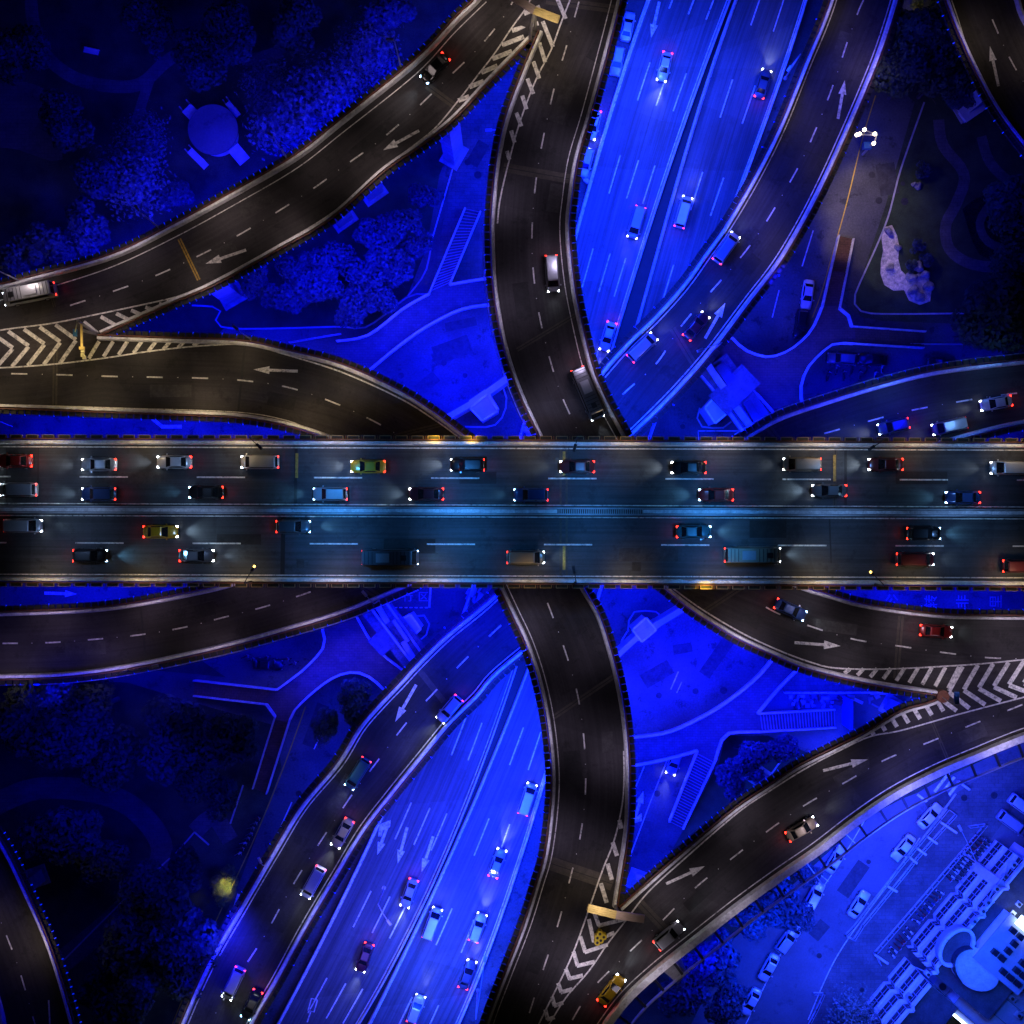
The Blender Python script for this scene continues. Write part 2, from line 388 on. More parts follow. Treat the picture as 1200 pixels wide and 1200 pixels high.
flat('garden_lawn', [(112, 396), (200, 352), (330, 290), (450, 205), (540, 140), (515, 205), (500, 290), (478, 345), (432, 380), (395, 383), (262, 385), (250, 398)], .020, M['lawn'])
flat('garden_lawn', [(850, 862), (900, 862), (960, 888), (860, 945), (785, 1000), (808, 960), (843, 892)], .020, M['lawn'])
flat('park_lawn', [(1083, 120), (1055, 200), (1038, 260), (1003, 340), (1005, 362), (1030, 368), (1260, 365), (1260, 60), (1120, 20), (1110, 80)], .016, M['lawn'])
mk = MB()
stroke(mk, spline([(1026, 112), (1010, 165), (993, 235), (975, 300), (962, 345), (952, 372)], 10), 1.2, lambda x, y: .03)
stroke(mk, spline([(358, 828), (330, 905), (297, 985), (262, 1060), (235, 1120), (200, 1205)], 10), 1.3, lambda x, y: .03)
tag(mk.build('road_edge_line', M['painty']), kind='structure')
mk = MB(); zl = lambda x, y: .030
stroke(mk, [(953, 270), (940, 312)], 1.5, zl); stroke(mk, [(913, 340), (905, 372)], 1.3, zl); stroke(mk, [(387, 835), (368, 878)], 1.3, zl); stroke(mk, [(342, 940), (324, 980)], 1.5, zl)
for x in range(3): stroke(mk, [(1095 + 6.5 * x, 928 + 4.5 * x), (1112 + 6.5 * x, 906 + 4.5 * x)], 3.4, zl)
stroke(mk, [(1075, 931), (1089, 942)], 3, zl)
stroke(mk, spline([(1013, 962), (978, 1020), (928, 1094), (873, 1202)], 12), 1.1, zl); stroke(mk, spline([(1078, 982), (1030, 1050), (980, 1122), (947, 1195)], 12), 1.0, zl)
stroke(mk, [(992, 978), (1004, 990)], 1, zl); stroke(mk, [(961, 1025), (971, 1033)], 1, zl); stroke(mk, [(913, 1104), (921, 1111)], 1, zl)
stroke(mk, [(820, 530), (818, 505), (868, 505)], 1.1, zl); stroke(mk, [(505, 684), (503, 712)], 2.2, zl)
for i in range(7): stroke(mk, [(462 + i * 6, 712), (465.5 + i * 6, 712)], 1.1, zl)
stroke(mk, [(787, 878), (762, 940), (736, 1010), (722, 1050)], 1.0, zl); stroke(mk, [(755, 898), (741, 932)], .9, zl)
for p in arrow_pts(754, 927, 12, -38, 40, 4.5): polys_mark(mk, p, zl)
polys_mark(mk, [(742, 960), (752, 953), (752, 962), (748, 963), (740, 966)], zl)
stroke(mk, [(795, 787), (786, 808)], 1.6, zl); stroke(mk, [(799, 799), (793, 812)], 1.2, zl)
stroke(mk, [(540, 165), (505, 285)], 1.4, zl)
stroke(mk, [(573, 300), (567, 325)], .9, zl)
for p in arrow_pts(90, 696, 40, 1, 38, 4.0): polys_mark(mk, p, zl)
stroke(mk, [(178, 490), (190, 500), (213, 500)], 4, zl); stroke(mk, [(0, 494), (15, 500)], 1, zl)
tag(mk.build('street_marking', M['paintw']), kind='structure')
M['kanji'] = mat('faint road lettering', (.26, .26, .27), .8, var=.3, scale=.4, fine=60)
def lettering(txt, px, py, size, rot=0, sx=1.0, sy=1.0, z=.034, m=None):
    cu = bpy.data.curves.new('lettering', 'FONT'); cu.body = txt; cu.size = size; cu.align_x = 'CENTER'; cu.align_y = 'CENTER'; cu.offset = .012
    t = bpy.data.objects.new('lettering', cu); COL.objects.link(t); bpy.context.view_layer.update()
    me = bpy.data.meshes.new_from_object(t.evaluated_get(bpy.context.evaluated_depsgraph_get())); bpy.data.objects.remove(t)
    me.materials.clear(); me.materials.append(m or M['kanji'])
    o = bpy.data.objects.new('road_lettering', me); COL.objects.link(o); o.location = P(px, py, z); o.rotation_euler = (0, 0, rot); o.scale = (sx, sy, 1)
    o['kind'] = 'structure'; return o
lettering('行', 478, 700, 1.7); lettering('区', 496, 700, 1.7)
for ch, x in (('公', 1045), ('转', 1092), ('非', 1129), ('里', 1168)): lettering(ch, x, 705, 2.2, R(90) if ch != '公' else 0, 1, 1)

M['iron'] = mat('manhole iron', (.03, .03, .032), .6, .3, var=.4)
M['patch'] = mat('asphalt patch', (.045, .045, .048), .9, var=.3, scale=1)
rm = random.Random(11)
for x, y in [(525, 122), (815, 810), (848, 809), (772, 815), (880, 830), (520, 425), (545, 440), (470, 440), (1130, 935), (1165, 932), (1018, 1010), (960, 1120), (1010, 1160), (1030, 235), (1022, 205), (1058, 215), (1060, 236), (560, 205), (548, 190), (770, 930), (745, 1000), (385, 860), (350, 930), (450, 745), (900, 430), (800, 500)]:
    mb = MB(); c0 = P(x, y, .042); r0 = rm.uniform(.35, .6); mb.sheet([c0 + Vector((math.cos(a) * r0, math.sin(a) * r0, 0)) for a in [i * math.pi / 8 for i in range(16)]]); tag(mb.build('manhole', M['iron']), kind='structure')
for x, y, lx, ly, an in [(770, 790, 5, 2.4, 30), (840, 770, 7, 2, 55), (530, 410, 6, 3, 20), (500, 450, 4, 2, 40), (1000, 1030, 6, 2.2, 55), (960, 1090, 3, 2, 50), (1040, 210, 3, 5, 10), (370, 850, 2, 7, -20), (800, 760, 3, 1.5, 10), (560, 180, 4, 2, 60), (1100, 940, 4, 2, 30), (540, 380, 5, 1.4, 12), (755, 980, 2, 5, -15)]:
    mb = MB(); Mx = Matrix.Rotation(R(an), 3, 'Z'); c0 = P(x, y, .038); mb.sheet([c0 + Mx @ Vector((sx * lx / 2, sy * ly / 2, 0)) for sx, sy in ((-1, -1), (1, -1), (1, 1), (-1, 1))]); tag(mb.build('asphalt_patch', M['patch']), kind='structure')

# kerbs (real steps)
def kerb(path, w=.25, h=.13, z=0.0, step=12):
    mb = MB(); sweep(mb, [P(x, y, z) for x, y in spline(path, step)], [(-w / 2, 0), (w / 2, 0), (w / 2, h), (-w / 2, h)])
    return tag(fix_normals(mb.build('kerb', M['kerb'])), kind='structure')
for k in ([(1083, 120), (1055, 200), (1038, 262), (1004, 340), (1001, 355), (1012, 366), (1060, 368), (1200, 366)],
          [(500, 345), (478, 348), (430, 383), (395, 383), (262, 384), (258, 362), (225, 358)], [(820, 478), (817, 490), (822, 500), (850, 501), (857, 494)], [(505, 290), (498, 320), (478, 347)],
          [(1000, 812), (920, 812)], [(1090, 814), (1020, 813)], [(735, 740), (728, 752), (724, 772)], [(736, 740), (741, 718), (770, 717), (778, 725)],
          [(484, 722), (500, 722), (503, 735), (497, 748), (490, 752)], [(590, 455), (594, 470), (588, 490), (575, 500), (545, 500)],
          [(880, 950), (905, 905), (935, 868)], [(1120, 930), (1080, 984)], [(60, 1140), (140, 1060), (205, 1000), (228, 975)], [(228, 975), (245, 990)], [(270, 965), (285, 920)]):
    kerb(k)

# ------------------------------------------------------------------ elevated roads
GW = Z_WE; GN = Z_NS
zNW = lambda x, y: GW + (GN - GW) * min(1, max(0, (x - 112) / 500))
zSE = lambda x, y: GN + (GW - GN) * min(1, max(0, (x - 722) / 380))
cst = lambda z: (lambda x, y: z)
PROF = [(0, -.35), (.12, .9), (.46, .9), (.58, .02), (.58, -.35)]          # concrete crash parapet
def cut(pts, a, b):
    """sub polyline between arc lengths"""
    out = [along(pts, a)[0]]; s = 0
    for p, q in zip(pts, pts[1:]):
        s += math.dist(p, q)
        if a < s < b: out.append(q)
    out.append(along(pts, b)[0]); return out
def viaduct(name, label, L, Rr, zf, walls, n=90, m='deck', trough=1.05, led=True, thick=1.35, joints=(), wide=False, led_every=2, tmat='trough', cwid=.58):
    """walls: [(pixel polyline, side)] side +1 when the road lies left of the polyline's direction"""
    root = empty(name, P(600, 600, 0)); tag(root, label, 'elevated road', 'elevated roads of the interchange')
    mb, A, B = ribbon(L, Rr, zf, n); deck = mb.build('road_deck', M[m], root)
    g = MB(); rows = []
    for a, b in zip(A, B):
        pa, pb = P(*a, zf(*a)), P(*b, zf(*b)); d = (pb - pa); w_ = d.length; d.normalize(); k = min(2.2, w_ * .2)
        dn = Vector((0, 0, 1))
        rows.append(g.add([pa - dn * .32, pb - dn * .32, pb - dn * .42, pb - d * k - dn * .6, pb - d * (k + .6) - dn * thick, pa + d * (k + .6) - dn * thick, pa + d * k - dn * .6, pa - dn * .42]))
    for r0, r1 in zip(rows, rows[1:]):
        for k in range(8): g.face((r0 + k, r0 + (k + 1) % 8, r1 + (k + 1) % 8, r1 + k))
    fix_normals(g.build('girder', M['girder'], root))
    tcount = 0
    for pl, side in walls:
        px = spline(ext(pl), 10); wp = [P(x, y, zf(x, y)) for x, y in px]
        mb = MB(); sweep(mb, wp, [(o * cwid / .58, h) for o, h in PROF], side); fix_normals(mb.build('parapet', M['concrete'], root))
        br = MB(); sweep(br, offset(wp, -side * .14), [(-.07, -.25), (.10, -.25), (.10, .80), (-.07, .80)], side)
        if trough:
            tp = [tuple(v) for v in offset(wp, -side * (.54 if trough < 1.5 else .42))]; L3 = plen(tp); s = trough * .5; lots = MB(); ledm = MB(); k = 0
            bw, bl = (.62, trough * .76) if trough < 1.5 else (.46, trough * .70)
            while s < L3 - .5:
                p, d = along(tp, s); p = Vector(p); d = Vector(d); nrm = Vector((-d.y, d.x, 0)) * side
                def one(mb2):
                    Mx = Matrix((( d.x, -d.y, 0), (d.y, d.x, 0), (0, 0, 1)))
                    c = p + Vector((0, 0, .35)); t_ = .06
                    for (cx, cy, lx, ly, hh, cz) in ((0, 0, bl, bw, .30, -.06), (0, bw / 2, bl + .04, t_, .42, 0), (0, -bw / 2, bl + .04, t_, .42, 0), (bl / 2, 0, t_, bw - .06, .42, 0), (-bl / 2, 0, t_, bw - .06, .42, 0)):
                        mb2.m = 1 if (ly == t_ or lx == t_) and tmat != 'trough' else 0
                        mb2.box(c + Mx @ Vector((cx, cy, cz)), (lx, ly, hh), Mx)
                    return mb2
                if k % 1 == 0:
                    if tcount < 100 and -8 < s:
                        vis = abs(p.x) < 83 and abs(p.y) < 83
                        if vis: one(MB()).build('flower_trough', None, root, mats=[M['trough'], M[tmat] if tmat != 'trough' else M['trough']]); tcount += 1
                        else: one(lots)
                    else: one(lots)
                br.box(p + d * trough * .5 + Vector((0, 0, .12)), (.07, .07, .10)); q = p + d * trough * .5
                br.bar(q + nrm * .25 + Vector((0, 0, .1)), q - nrm * (bw * .62) + Vector((0, 0, .1)), .10)
                if led and k % led_every == 0 and random.random() > .14: ledm.bar(q - nrm * (bw * .30) + Vector((0, 0, .2)), q - nrm * (bw * .78) + Vector((0, 0, .2)), .13, .10)
                s += trough; k += 1
            if lots.v:
                o = lots.build('flower_trough', None, root, mats=[M['trough'], M[tmat] if tmat != 'trough' else M['trough']])
                o['kind'] = 'stuff'
            if led and ledm.v: ledm.build('led_light_string', M['led'], root)
        fix_normals(br.build('steel_fascia', M['rust'], root))
    for jt in joints:
        (x0, y0), (x1, y1), wd = jt[:3]; mm = jt[3] if len(jt) > 3 else 'joint'
        ln = [(x0 + (x1 - x0) * i / 8, y0 + (y1 - y0) * i / 8) for i in range(9)]
        mb = MB(); zz = lambda x, y: zf(x, y) + .012; stroke(mb, ln, wd, zz); mb.build('joint_strip', M[mm], root)
        if wd > 3:
            mb = MB(); zz = lambda x, y: zf(x, y) + .018; stroke(mb, ln, .9, zz); mb.build('joint_gap', M['jointdark'], root)
    return root
def pier(root, px, py, zt, wdt=2.6, dep=1.8, ang=0, cap=3.2):
    """px,py: plan point of its foot"""
    p = P(px, py, 0); mb = MB(); Mx = Matrix.Rotation(ang, 3, 'Z')
    mb.box(p + Vector((0, 0, (zt - 2.7) / 2)), (wdt, dep, zt - 2.7), Mx)
    mb.box(p + Vector((0, 0, zt - 2.05)), (cap, dep * 1.05, 1.3), Mx); mb.box(p + Vector((0, 0, .15)), (wdt + 1.2, dep + 1.2, .3), Mx)
    return mb.build('pier', M['pier'], root)
def marks(root, zf, draw, m='paint', name='lane_marking'):
    mb = MB(); draw(mb, lambda x, y: zf(x, y) + .03); return mb.build(name, M[m], root)

# the two gores share a border line
goreW = [(112, 393), (60, 404), (0, 411), (-70, 416)]
goreN = [(632, 38), (642, 14), (668, -50)]
goreS = [(722, 1065), (700, 1095), (668, 1150), (638, 1205), (615, 1250)]
goreE = [(1102, 814), (1150, 806), (1200, 798), (1270, 788)]

NSl = [(668, -50), (642, 14), (632, 38), (613, 83), (592, 140), (582, 187), (577, 233), (575, 270), (577, 327), (585, 383), (596, 427), (612, 470), (633, 515), (660, 575)]
NSl2 = [(566, 645), (586, 690), (600, 720), (615, 752), (629, 793), (640, 843), (646, 900), (645, 945), (638, 1000), (628, 1035), (613, 1083), (591, 1140), (572, 1190), (555, 1245)]
NSr = [(742, -50), (728, 0), (717, 43), (693, 133), (677, 187), (670, 233), (667, 270), (672, 327), (682, 380), (696, 435), (714, 475), (737, 517), (765, 565)]
NSr2 = [(662, 640), (684, 688), (702, 720), (714, 755), (725, 797), (733, 843), (737, 893), (737, 950), (734, 985), (728, 1023), (722, 1062), (700, 1095), (668, 1150), (638, 1205), (615, 1250)]
ns = viaduct('elevated_road', 'dark curved elevated road running from top centre under the main deck to bottom centre', NSl[:-1] + [(640, 560), (596, 640)] + NSl2[1:-2] + [(570, 1192), (548, 1255)], NSr[:-1] + [(742, 562), (696, 638)] + NSr2[1:], cst(Z_NS),
    [(NSl[2:-1] + [(637, 530)], 1), (NSr[:-1] + [(741, 530)], -1), ([(580, 672)] + NSl2[1:], 1), ([(677, 672)] + NSr2[1:11], -1)], n=150,
    joints=[((590, 196), (669, 210), 11), ((606, 410), (683, 364), 5), ((648, 841), (722, 791), 6), ((640, 1010), (718, 1036), 16), ((640, 0), (730, 12), 10)])
nw = viaduct('elevated_road', 'broad elevated road sweeping from the left edge up to the top of the picture', [(-70, 345), (0, 335), (40, 325), (133, 299), (207, 263), (280, 223), (348, 183), (400, 142), (487, 72), (533, 24), (560, -2), (600, -50)],
    list(reversed(goreW)) + [(130, 387), (200, 357), (253, 334), (320, 297), (387, 258), (400, 248), (450, 202), (492, 173), (533, 140), (573, 97), (620, 48)] + goreN, zNW,
    [([(-70, 345), (0, 335), (40, 325), (133, 299), (207, 263), (280, 223), (348, 183), (400, 142), (487, 72), (533, 24), (560, -2), (600, -50)], -1),
     ([(120, 392), (200, 357), (253, 334), (320, 297), (387, 258), (450, 202), (492, 173), (533, 140), (573, 97), (622, 47)], 1)], n=110,
    joints=[((210, 280), (233, 328), 4.5, 'jointwarm'), ((56, 330), (64, 360), 3.5), ((500, 100), (538, 128), 8)], led_every=1)
we = viaduct('elevated_road', 'elevated road entering at left below the hatched gore and leaving at the right edge', list(goreW[::-1]) + [(140, 395), (200, 397), (283, 400), (333, 410), (400, 427), (467, 457), (510, 484), (550, 514), (740, 610), (943, 688), (973, 697), (1013, 708), (1083, 718), (1140, 721), (1270, 722)],
    [(-70, 478), (0, 478), (133, 483), (213, 486), (277, 489), (333, 498), (377, 511), (560, 600), (771, 684), (812, 716), (860, 746), (905, 767), (945, 783), (1020, 801), (1060, 807)] + goreE, cst(Z_WE),
    [([(116, 394), (140, 395), (200, 397), (283, 400), (333, 410), (400, 427), (467, 457), (510, 484), (550, 514), (575, 528)], -1), ([(-70, 478), (0, 478), (133, 483), (213, 486), (277, 489), (333, 498), (377, 511), (400, 522)], 1),
     ([(905, 672), (943, 688), (973, 697), (1013, 708), (1083, 718), (1140, 721), (1270, 722)], -1), ([(755, 672), (771, 684), (812, 716), (860, 746), (905, 767), (945, 783), (1020, 801), (1096, 813)], 1)], n=150,
    joints=[((65, 410), (64, 478), 6), ((520, 497), (462, 511), 5), ((287, 405), (279, 484), 2.6, 'jointdark'), ((868, 689), (826, 716), 6), ((1056, 722), (1050, 795), 7)])
SEl = [(1102, 816), (1087, 823), (1053, 833), (1013, 857), (973, 877), (933, 897), (900, 919), (860, 946), (800, 996), (760, 1031), (726, 1062)]
SEr = [(1270, 846), (1200, 868), (1150, 888), (1100, 909), (1050, 935), (1007, 964), (960, 1000), (915, 1031), (867, 1066), (815, 1107), (770, 1143), (732, 1180), (690, 1240)]
se = viaduct('elevated_road', 'elevated road with a wide pale outer parapet curving above the car park at lower right', list(reversed(goreE)) + SEl[1:-1] + goreS, SEr, zSE,
    [(SEl, 1)], n=110, joints=[((1089, 838), (1112, 893), 4), ((748, 1056), (782, 1092), 10)], led_every=1)
NEl = [(985, -45), (972, 0), (960, 33), (943, 73), (913, 147), (883, 207), (850, 263), (825, 298), (800, 333), (767, 370), (733, 403), (703, 437)]
NEr = [(1062, -45), (1052, 0), (1033, 60), (1013, 110), (990, 163), (967, 213), (943, 260), (913, 310), (877, 357), (837, 410), (800, 453), (767, 487), (740, 513)]
SWl = [(583, 692), (560, 713), (523, 743), (490, 775), (467, 800), (443, 825), (420, 852), (395, 893), (353, 943), (320, 997), (283, 1060), (243, 1130), (213, 1197), (192, 1250)]
SWr = [(640, 745), (618, 762), (580, 794), (560, 818), (530, 847), (500, 883), (460, 932), (427, 975), (397, 1025), (360, 1087), (327, 1148), (300, 1195), (278, 1250)]
ne = viaduct('elevated_road', 'low elevated road running from the upper right under the crossing to the lower left', NEl + [(660, 500), (620, 600)] + SWl, NEr + [(705, 590), (680, 690)] + SWr, cst(Z_NE),
    [(NEl + [(672, 485)], 1), (NEr + [(728, 535)], -1), ([(600, 665)] + SWl, 1), ([(665, 715)] + SWr, -1)], n=150, led_every=4, cwid=.66,
    joints=[((788, 385), (814, 428), 8), ((913, 163), (970, 188), 1.5, 'jointdark'), ((487, 780), (520, 822), 7)])
EWt = [(865, 516), (910, 490), (967, 470), (1033, 450), (1100, 434), (1200, 422), (1270, 416)]
EWb = [(1100, 522), (1150, 508), (1200, 497), (1270, 490)]
EWt2 = [(-70, 718), (0, 717), (100, 713), (167, 705), (233, 692), (267, 684)]
EWb2 = [(-70, 796), (0, 795), (83, 792), (167, 780), (267, 758), (333, 740), (400, 720), (443, 703), (487, 684)]
ew = viaduct('elevated_road', 'elevated road from the lower left, under the main deck, to the right edge', EWt2 + [(560, 600)] + EWt, EWb2 + [(800, 600)] + EWb, cst(Z_EW),
    [(EWt2 + [(300, 672)], -1), (EWb2 + [(515, 670)], 1), ([(838, 528)] + EWt, -1), ([(1075, 530)] + EWb, 1)], n=140, led_every=2, cwid=.64,
    joints=[((165, 712), (171, 775), 2.2, 'jointdark'), ((895, 494), (912, 515), 8), ((425, 688), (445, 700), 8)])
nec = viaduct('elevated_road', 'short piece of elevated road cutting across the top right corner', [(1088, -45), (1105, 0), (1120, 40), (1143, 90), (1167, 133), (1200, 177), (1260, 250)], [(1175, -45), (1193, 0), (1200, 14), (1270, 100)][:2] + [(1205, 30), (1270, 130)], cst(Z_WE),
    [([(1088, -45), (1105, 0), (1120, 40), (1143, 90), (1167, 133), (1200, 177), (1260, 250)], 1), ([(1175, -45), (1193, 0), (1205, 30), (1270, 130)], -1)], n=24, led_every=2)
swc = viaduct('elevated_road', 'short piece of elevated road cutting across the bottom left corner', [(-60, 900), (0, 979), (33, 1043), (63, 1113), (88, 1198), (98, 1250)], [(-90, 1000), (-60, 1060), (-20, 1130), (0, 1185), (10, 1250)], cst(Z_WE),
    [([(-60, 900), (0, 979), (33, 1043), (63, 1113), (88, 1198), (98, 1250)], -1), ([(-60, 1060), (-20, 1130), (0, 1185), (10, 1250)], 1)], n=30, led_every=1)
main = viaduct('main_deck', 'widest and highest elevated road, running straight across with a central barrier', [(-70, 515), (600, 517), (1270, 520)], [(-70, 681), (600, 683), (1270, 687)], cst(Z_MAIN),
    [([(-70, 515), (600, 517), (1270, 520)], -1), ([(-70, 681), (600, 683), (1270, 687)], 1)], n=120, m='main', trough=2.17, led=False, tmat='troughlit', cwid=.62,
    joints=[((347, 524), (346, 597), 3.6, 'jointdark'), ((979, 526), (978, 599), 4.5), ((991, 526), (991, 599), 3.2, 'jointdark'), ((332, 603), (331, 673), 5, 'jointdark'), ((972, 606), (974, 660), 1.8, 'jointdark'), ((657, 524), (657, 676), 2.6), ((664, 524), (664, 676), 2.6), ((8, 524), (8, 596), 1.5, 'jointdark'), ((45, 524), (44, 596), 1.2, 'jointdark')])
zM = cst(Z_MAIN)
for a, b in (((348, 531), (347.5, 560)), ((661, 529), (661, 557)), ((661, 640), (661, 668)), ((978, 533), (978, 564))):
    marks(main, zM, lambda mb, zz: stroke(mb, [a, b], 3.2, zz), 'jointwarm', 'joint_plate')
# pale wide parapet, service ledge and posts of the south-east road
mb = MB(); wp = [P(x, y, zSE(x, y)) for x, y in spline(ext(SEr), 10)]
sweep(mb, wp, [(0, -.35), (.1, .95), (1.05, .95), (1.2, .02), (1.2, -.35)], -1); fix_normals(mb.build('parapet', M['concrete'], se))
mb = MB(); ledge = offset(wp, 2.3); sweep(mb, ledge, [(-.08, -.5), (.08, -.5), (.08, .25), (-.08, .25)], 1); fix_normals(mb.build('cable_rail', M['metal'], se))
mb = MB(); a_, b_ = [tuple(v) for v in wp], [tuple(v) for v in ledge]
for i in range(0, len(a_), 3): mb.bar(Vector(a_[i]) + Vector((0, 0, -.1)), Vector(b_[i]) + Vector((0, 0, -.1)), .35, .3)
mb.build('rail_bracket', M['darkmetal'], se)

# markings
def run(path, period=53, dash=19, w=1.7, phase=0): return lambda mb, zz: dashes(mb, path, period, dash, w, zz, phase)
def line(path, w=1.4): return lambda mb, zz: stroke(mb, spline(path, 8), w, zz)
def inset(pl, d, side):      # d in plan pixels
    q = offset([Vector((*p, 0)) for p in spline(pl, 8)], d * side); return [(v.x, v.y) for v in q]
marks(ns, cst(GN), run([(679, 0), (663, 57), (651, 97), (639, 150), (629, 205), (624, 258), (624, 305), (630, 358), (641, 408), (656, 458), (677, 505)], phase=2))
marks(ns, cst(GN), run([(634, 688), (646, 718), (664, 768), (678, 820), (685, 875), (686, 928), (680, 980), (668, 1030), (654, 1083), (637, 1135), (621, 1185), (606, 1230)], phase=20))
for pl, d, sd in ((NSr, 11, -1), (NSl2, 9, 1), (NSl[7:-1], 9, 1)): marks(ns, cst(GN), lambda mb, zz, q=inset(pl, -d * 1 if pl is NSl2 or pl is NSl[7:-1] else d, 1): stroke(mb, q, 1.1, zz))
marks(ns, cst(GN), line([(668, 0), (657, 28), (646, 58), (632, 85), (620, 113), (607, 150), (597, 187), (590, 215), (585, 240), (583, 262)], 1.8))
marks(ns, cst(GN), line([(731, 880), (731, 925), (726, 960), (718, 990), (706, 1020), (690, 1066), (678, 1100), (664, 1134), (632, 1199), (618, 1232)], 1.8))
marks(nw, zNW, run([(82, 358), (128, 343), (180, 324), (228, 302), (275, 278), (322, 250), (367, 221), (400, 197), (447, 163), (487, 128), (523, 93), (560, 57), (590, 20), (610, -15)], phase=0))
marks(nw, zNW, line([(-60, 400), (0, 387), (60, 379), (120, 367), (190, 352), (215, 345), (253, 328), (320, 291), (390, 249), (450, 197), (492, 165), (512, 148), (537, 118), (560, 88), (580, 62), (600, 32), (616, 10), (625, -8)], 1.7))
marks(nw, zNW, line([(0, 352), (60, 336), (133, 312), (207, 277), (280, 237), (348, 197), (402, 155), (487, 87), (533, 38), (570, 2)], 1.2))
marks(we, cst(GW), run([(-40, 437), (20, 438), (65, 439), (128, 441), (181, 442), (233, 443), (286, 446), (338, 454), (389, 471), (437, 493), (470, 512)], phase=0))
marks(we, cst(GW), line([(-60, 432), (0, 431), (60, 427), (120, 420), (180, 411), (240, 405), (290, 404), (333, 415), (400, 436), (467, 466), (508, 491), (540, 514)], 1.7))
marks(we, cst(GW), line([(-60, 474), (0, 474), (133, 478), (277, 483), (333, 492), (360, 502)], 1.2))
marks(we, cst(GW), run([(895, 710), (912, 719), (947, 733), (1000, 749), (1053, 757), (1108, 765), (1162, 771), (1215, 772)], phase=3))
marks(we, cst(GW), line([(780, 683), (818, 711), (866, 740), (910, 761), (950, 776), (980, 783), (1040, 784), (1120, 780), (1160, 777), (1200, 773), (1260, 768)], 1.7))
marks(se, zSE, run([(1200, 825), (1142, 848), (1088, 870), (1038, 890), (990, 917), (944, 943), (898, 975), (855, 1008), (813, 1042), (775, 1080), (735, 1118), (693, 1160), (668, 1200)], phase=2))
marks(se, zSE, line([(1260, 802), (1200, 817), (1120, 838), (1056, 856), (1020, 863), (985, 879), (945, 900), (905, 925), (865, 952), (806, 1003), (760, 1045), (734, 1078), (712, 1106), (690, 1138), (664, 1168), (645, 1198), (630, 1225)], 1.7))
marks(se, zSE, lambda mb, zz: stroke(mb, inset(SEr, 14, 1), 1.2, zz))
for pth in ([(868, 516), (905, 500), (983, 475)], ): pass
marks(ne, cst(Z_NE), run([(1012, 0), (1006, 13), (992, 52), (978, 95), (960, 142), (940, 187), (916, 230), (890, 272), (861, 310), (800, 380), (770, 425), (732, 460), (715, 478)], phase=0))
marks(ne, cst(Z_NE), run([(590, 730), (548, 770), (512, 808), (478, 845), (440, 895), (410, 935), (360, 1010), (333, 1055), (308, 1100), (270, 1158), (240, 1210)], phase=4))
for pl, s_ in ((NEl, 1), (NEr, -1), (SWl, 1), (SWr, -1)): marks(ne, cst(Z_NE), lambda mb, zz, q=inset(pl, 8, -1 if s_ > 0 else 1): stroke(mb, q, 1.3, zz))
marks(ew, cst(Z_EW), run([(966, 508), (1013, 495), (1063, 482), (1122, 471), (1172, 463), (1220, 458)], phase=0))
marks(ew, cst(Z_EW), run([(3, 754), (60, 753), (113, 749), (163, 744), (212, 736), (260, 724), (310, 711), (357, 696), (390, 684)], 50, 18, phase=0))
for pl in (EWt, EWb2): marks(ew, cst(Z_EW), lambda mb, zz, q=inset(pl, 8, 1 if pl is EWb2 else -1): stroke(mb, [(x, y) for x, y in q], 1.3, zz))
marks(nec, cst(GW), run([(1155, 0), (1165, 28), (1187, 75), (1215, 120)], 48, 18, phase=24)); marks(nec, cst(GW), line([(1115, 0), (1122, 20), (1135, 60), (1156, 105), (1190, 155)], 1.4))
marks(swc, cst(GW), run([(-12, 1050), (5, 1090), (22, 1135), (38, 1190), (50, 1230)], 50, 18)); marks(swc, cst(GW), line([(57, 1172), (59, 1215)], 2))
T = lambda y, x: y + (x - 600) * .0035
for y0, ph in ((560.5, 230), (638, 225)):
    marks(main, zM, lambda mb, zz: dashes(mb, [(x, T(y0, x)) for x in range(-180, 1300, 40)], 137.3, 56.5, 1.7, zz, phase=(136 if y0 < 600 else 131)))
for y0 in (525.5, 592, 606, 675): marks(main, zM, lambda mb, zz: stroke(mb, [(x, T(y0, x)) for x in range(-60, 1300, 50)], 1.3, zz))
# painted chevrons and hatching
def hatch(root, zf, quads, w=6): marks(root, zf, lambda mb, zz: [stroke(mb, q, w, zz) for q in quads], name='chevron_marking')
hatch(nw, zNW, [[(118 + 18.5 * i - i * i * .35, 371 - i * 3.7), (137 + 18.2 * i - i * i * .35 - (i > 4) * (i - 4) * 2, 382 - i * 5.3)] for i in range(5)] + [[(195, 353), (201, 356)]], 4.4)
nwl = lambda x: 387 - x * .135 if x < 60 else 379 - (x - 60) * .2
for i in range(7):
    x = 92 - 18.5 * i; y = 378 + i * .4 * 5
    hatch(nw, zNW, [[(x - 27, nwl(x - 27) + 2.5), (x - 3, y + 20 + i * .4)]], 4.6)
    hatch(we, cst(GW), [[(x - 3, y + 21 + i * .4), (x - 22 - i * .2, y + 48 - i * .8)]], 4.6)
hatch(nw, zNW, [[(98, 377), (115, 391)]], 4.6)
hatch(we, cst(GW), [[(116 + 16.7 * i, 400 + (i > 6) * .6), (104 + 16.7 * i + i * .75, 420 - i * 2.1)] for i in range(8)], 4.4)
hatch(nw, zNW, [[(537, 118), (550, 113)], [(550, 102), (567, 95)], [(564, 85), (583, 77)], [(577, 69), (600, 60)], [(588, 53), (614, 43)], [(600, 36), (631, 27)], [(614, 16), (633, 8)]], 5.4)
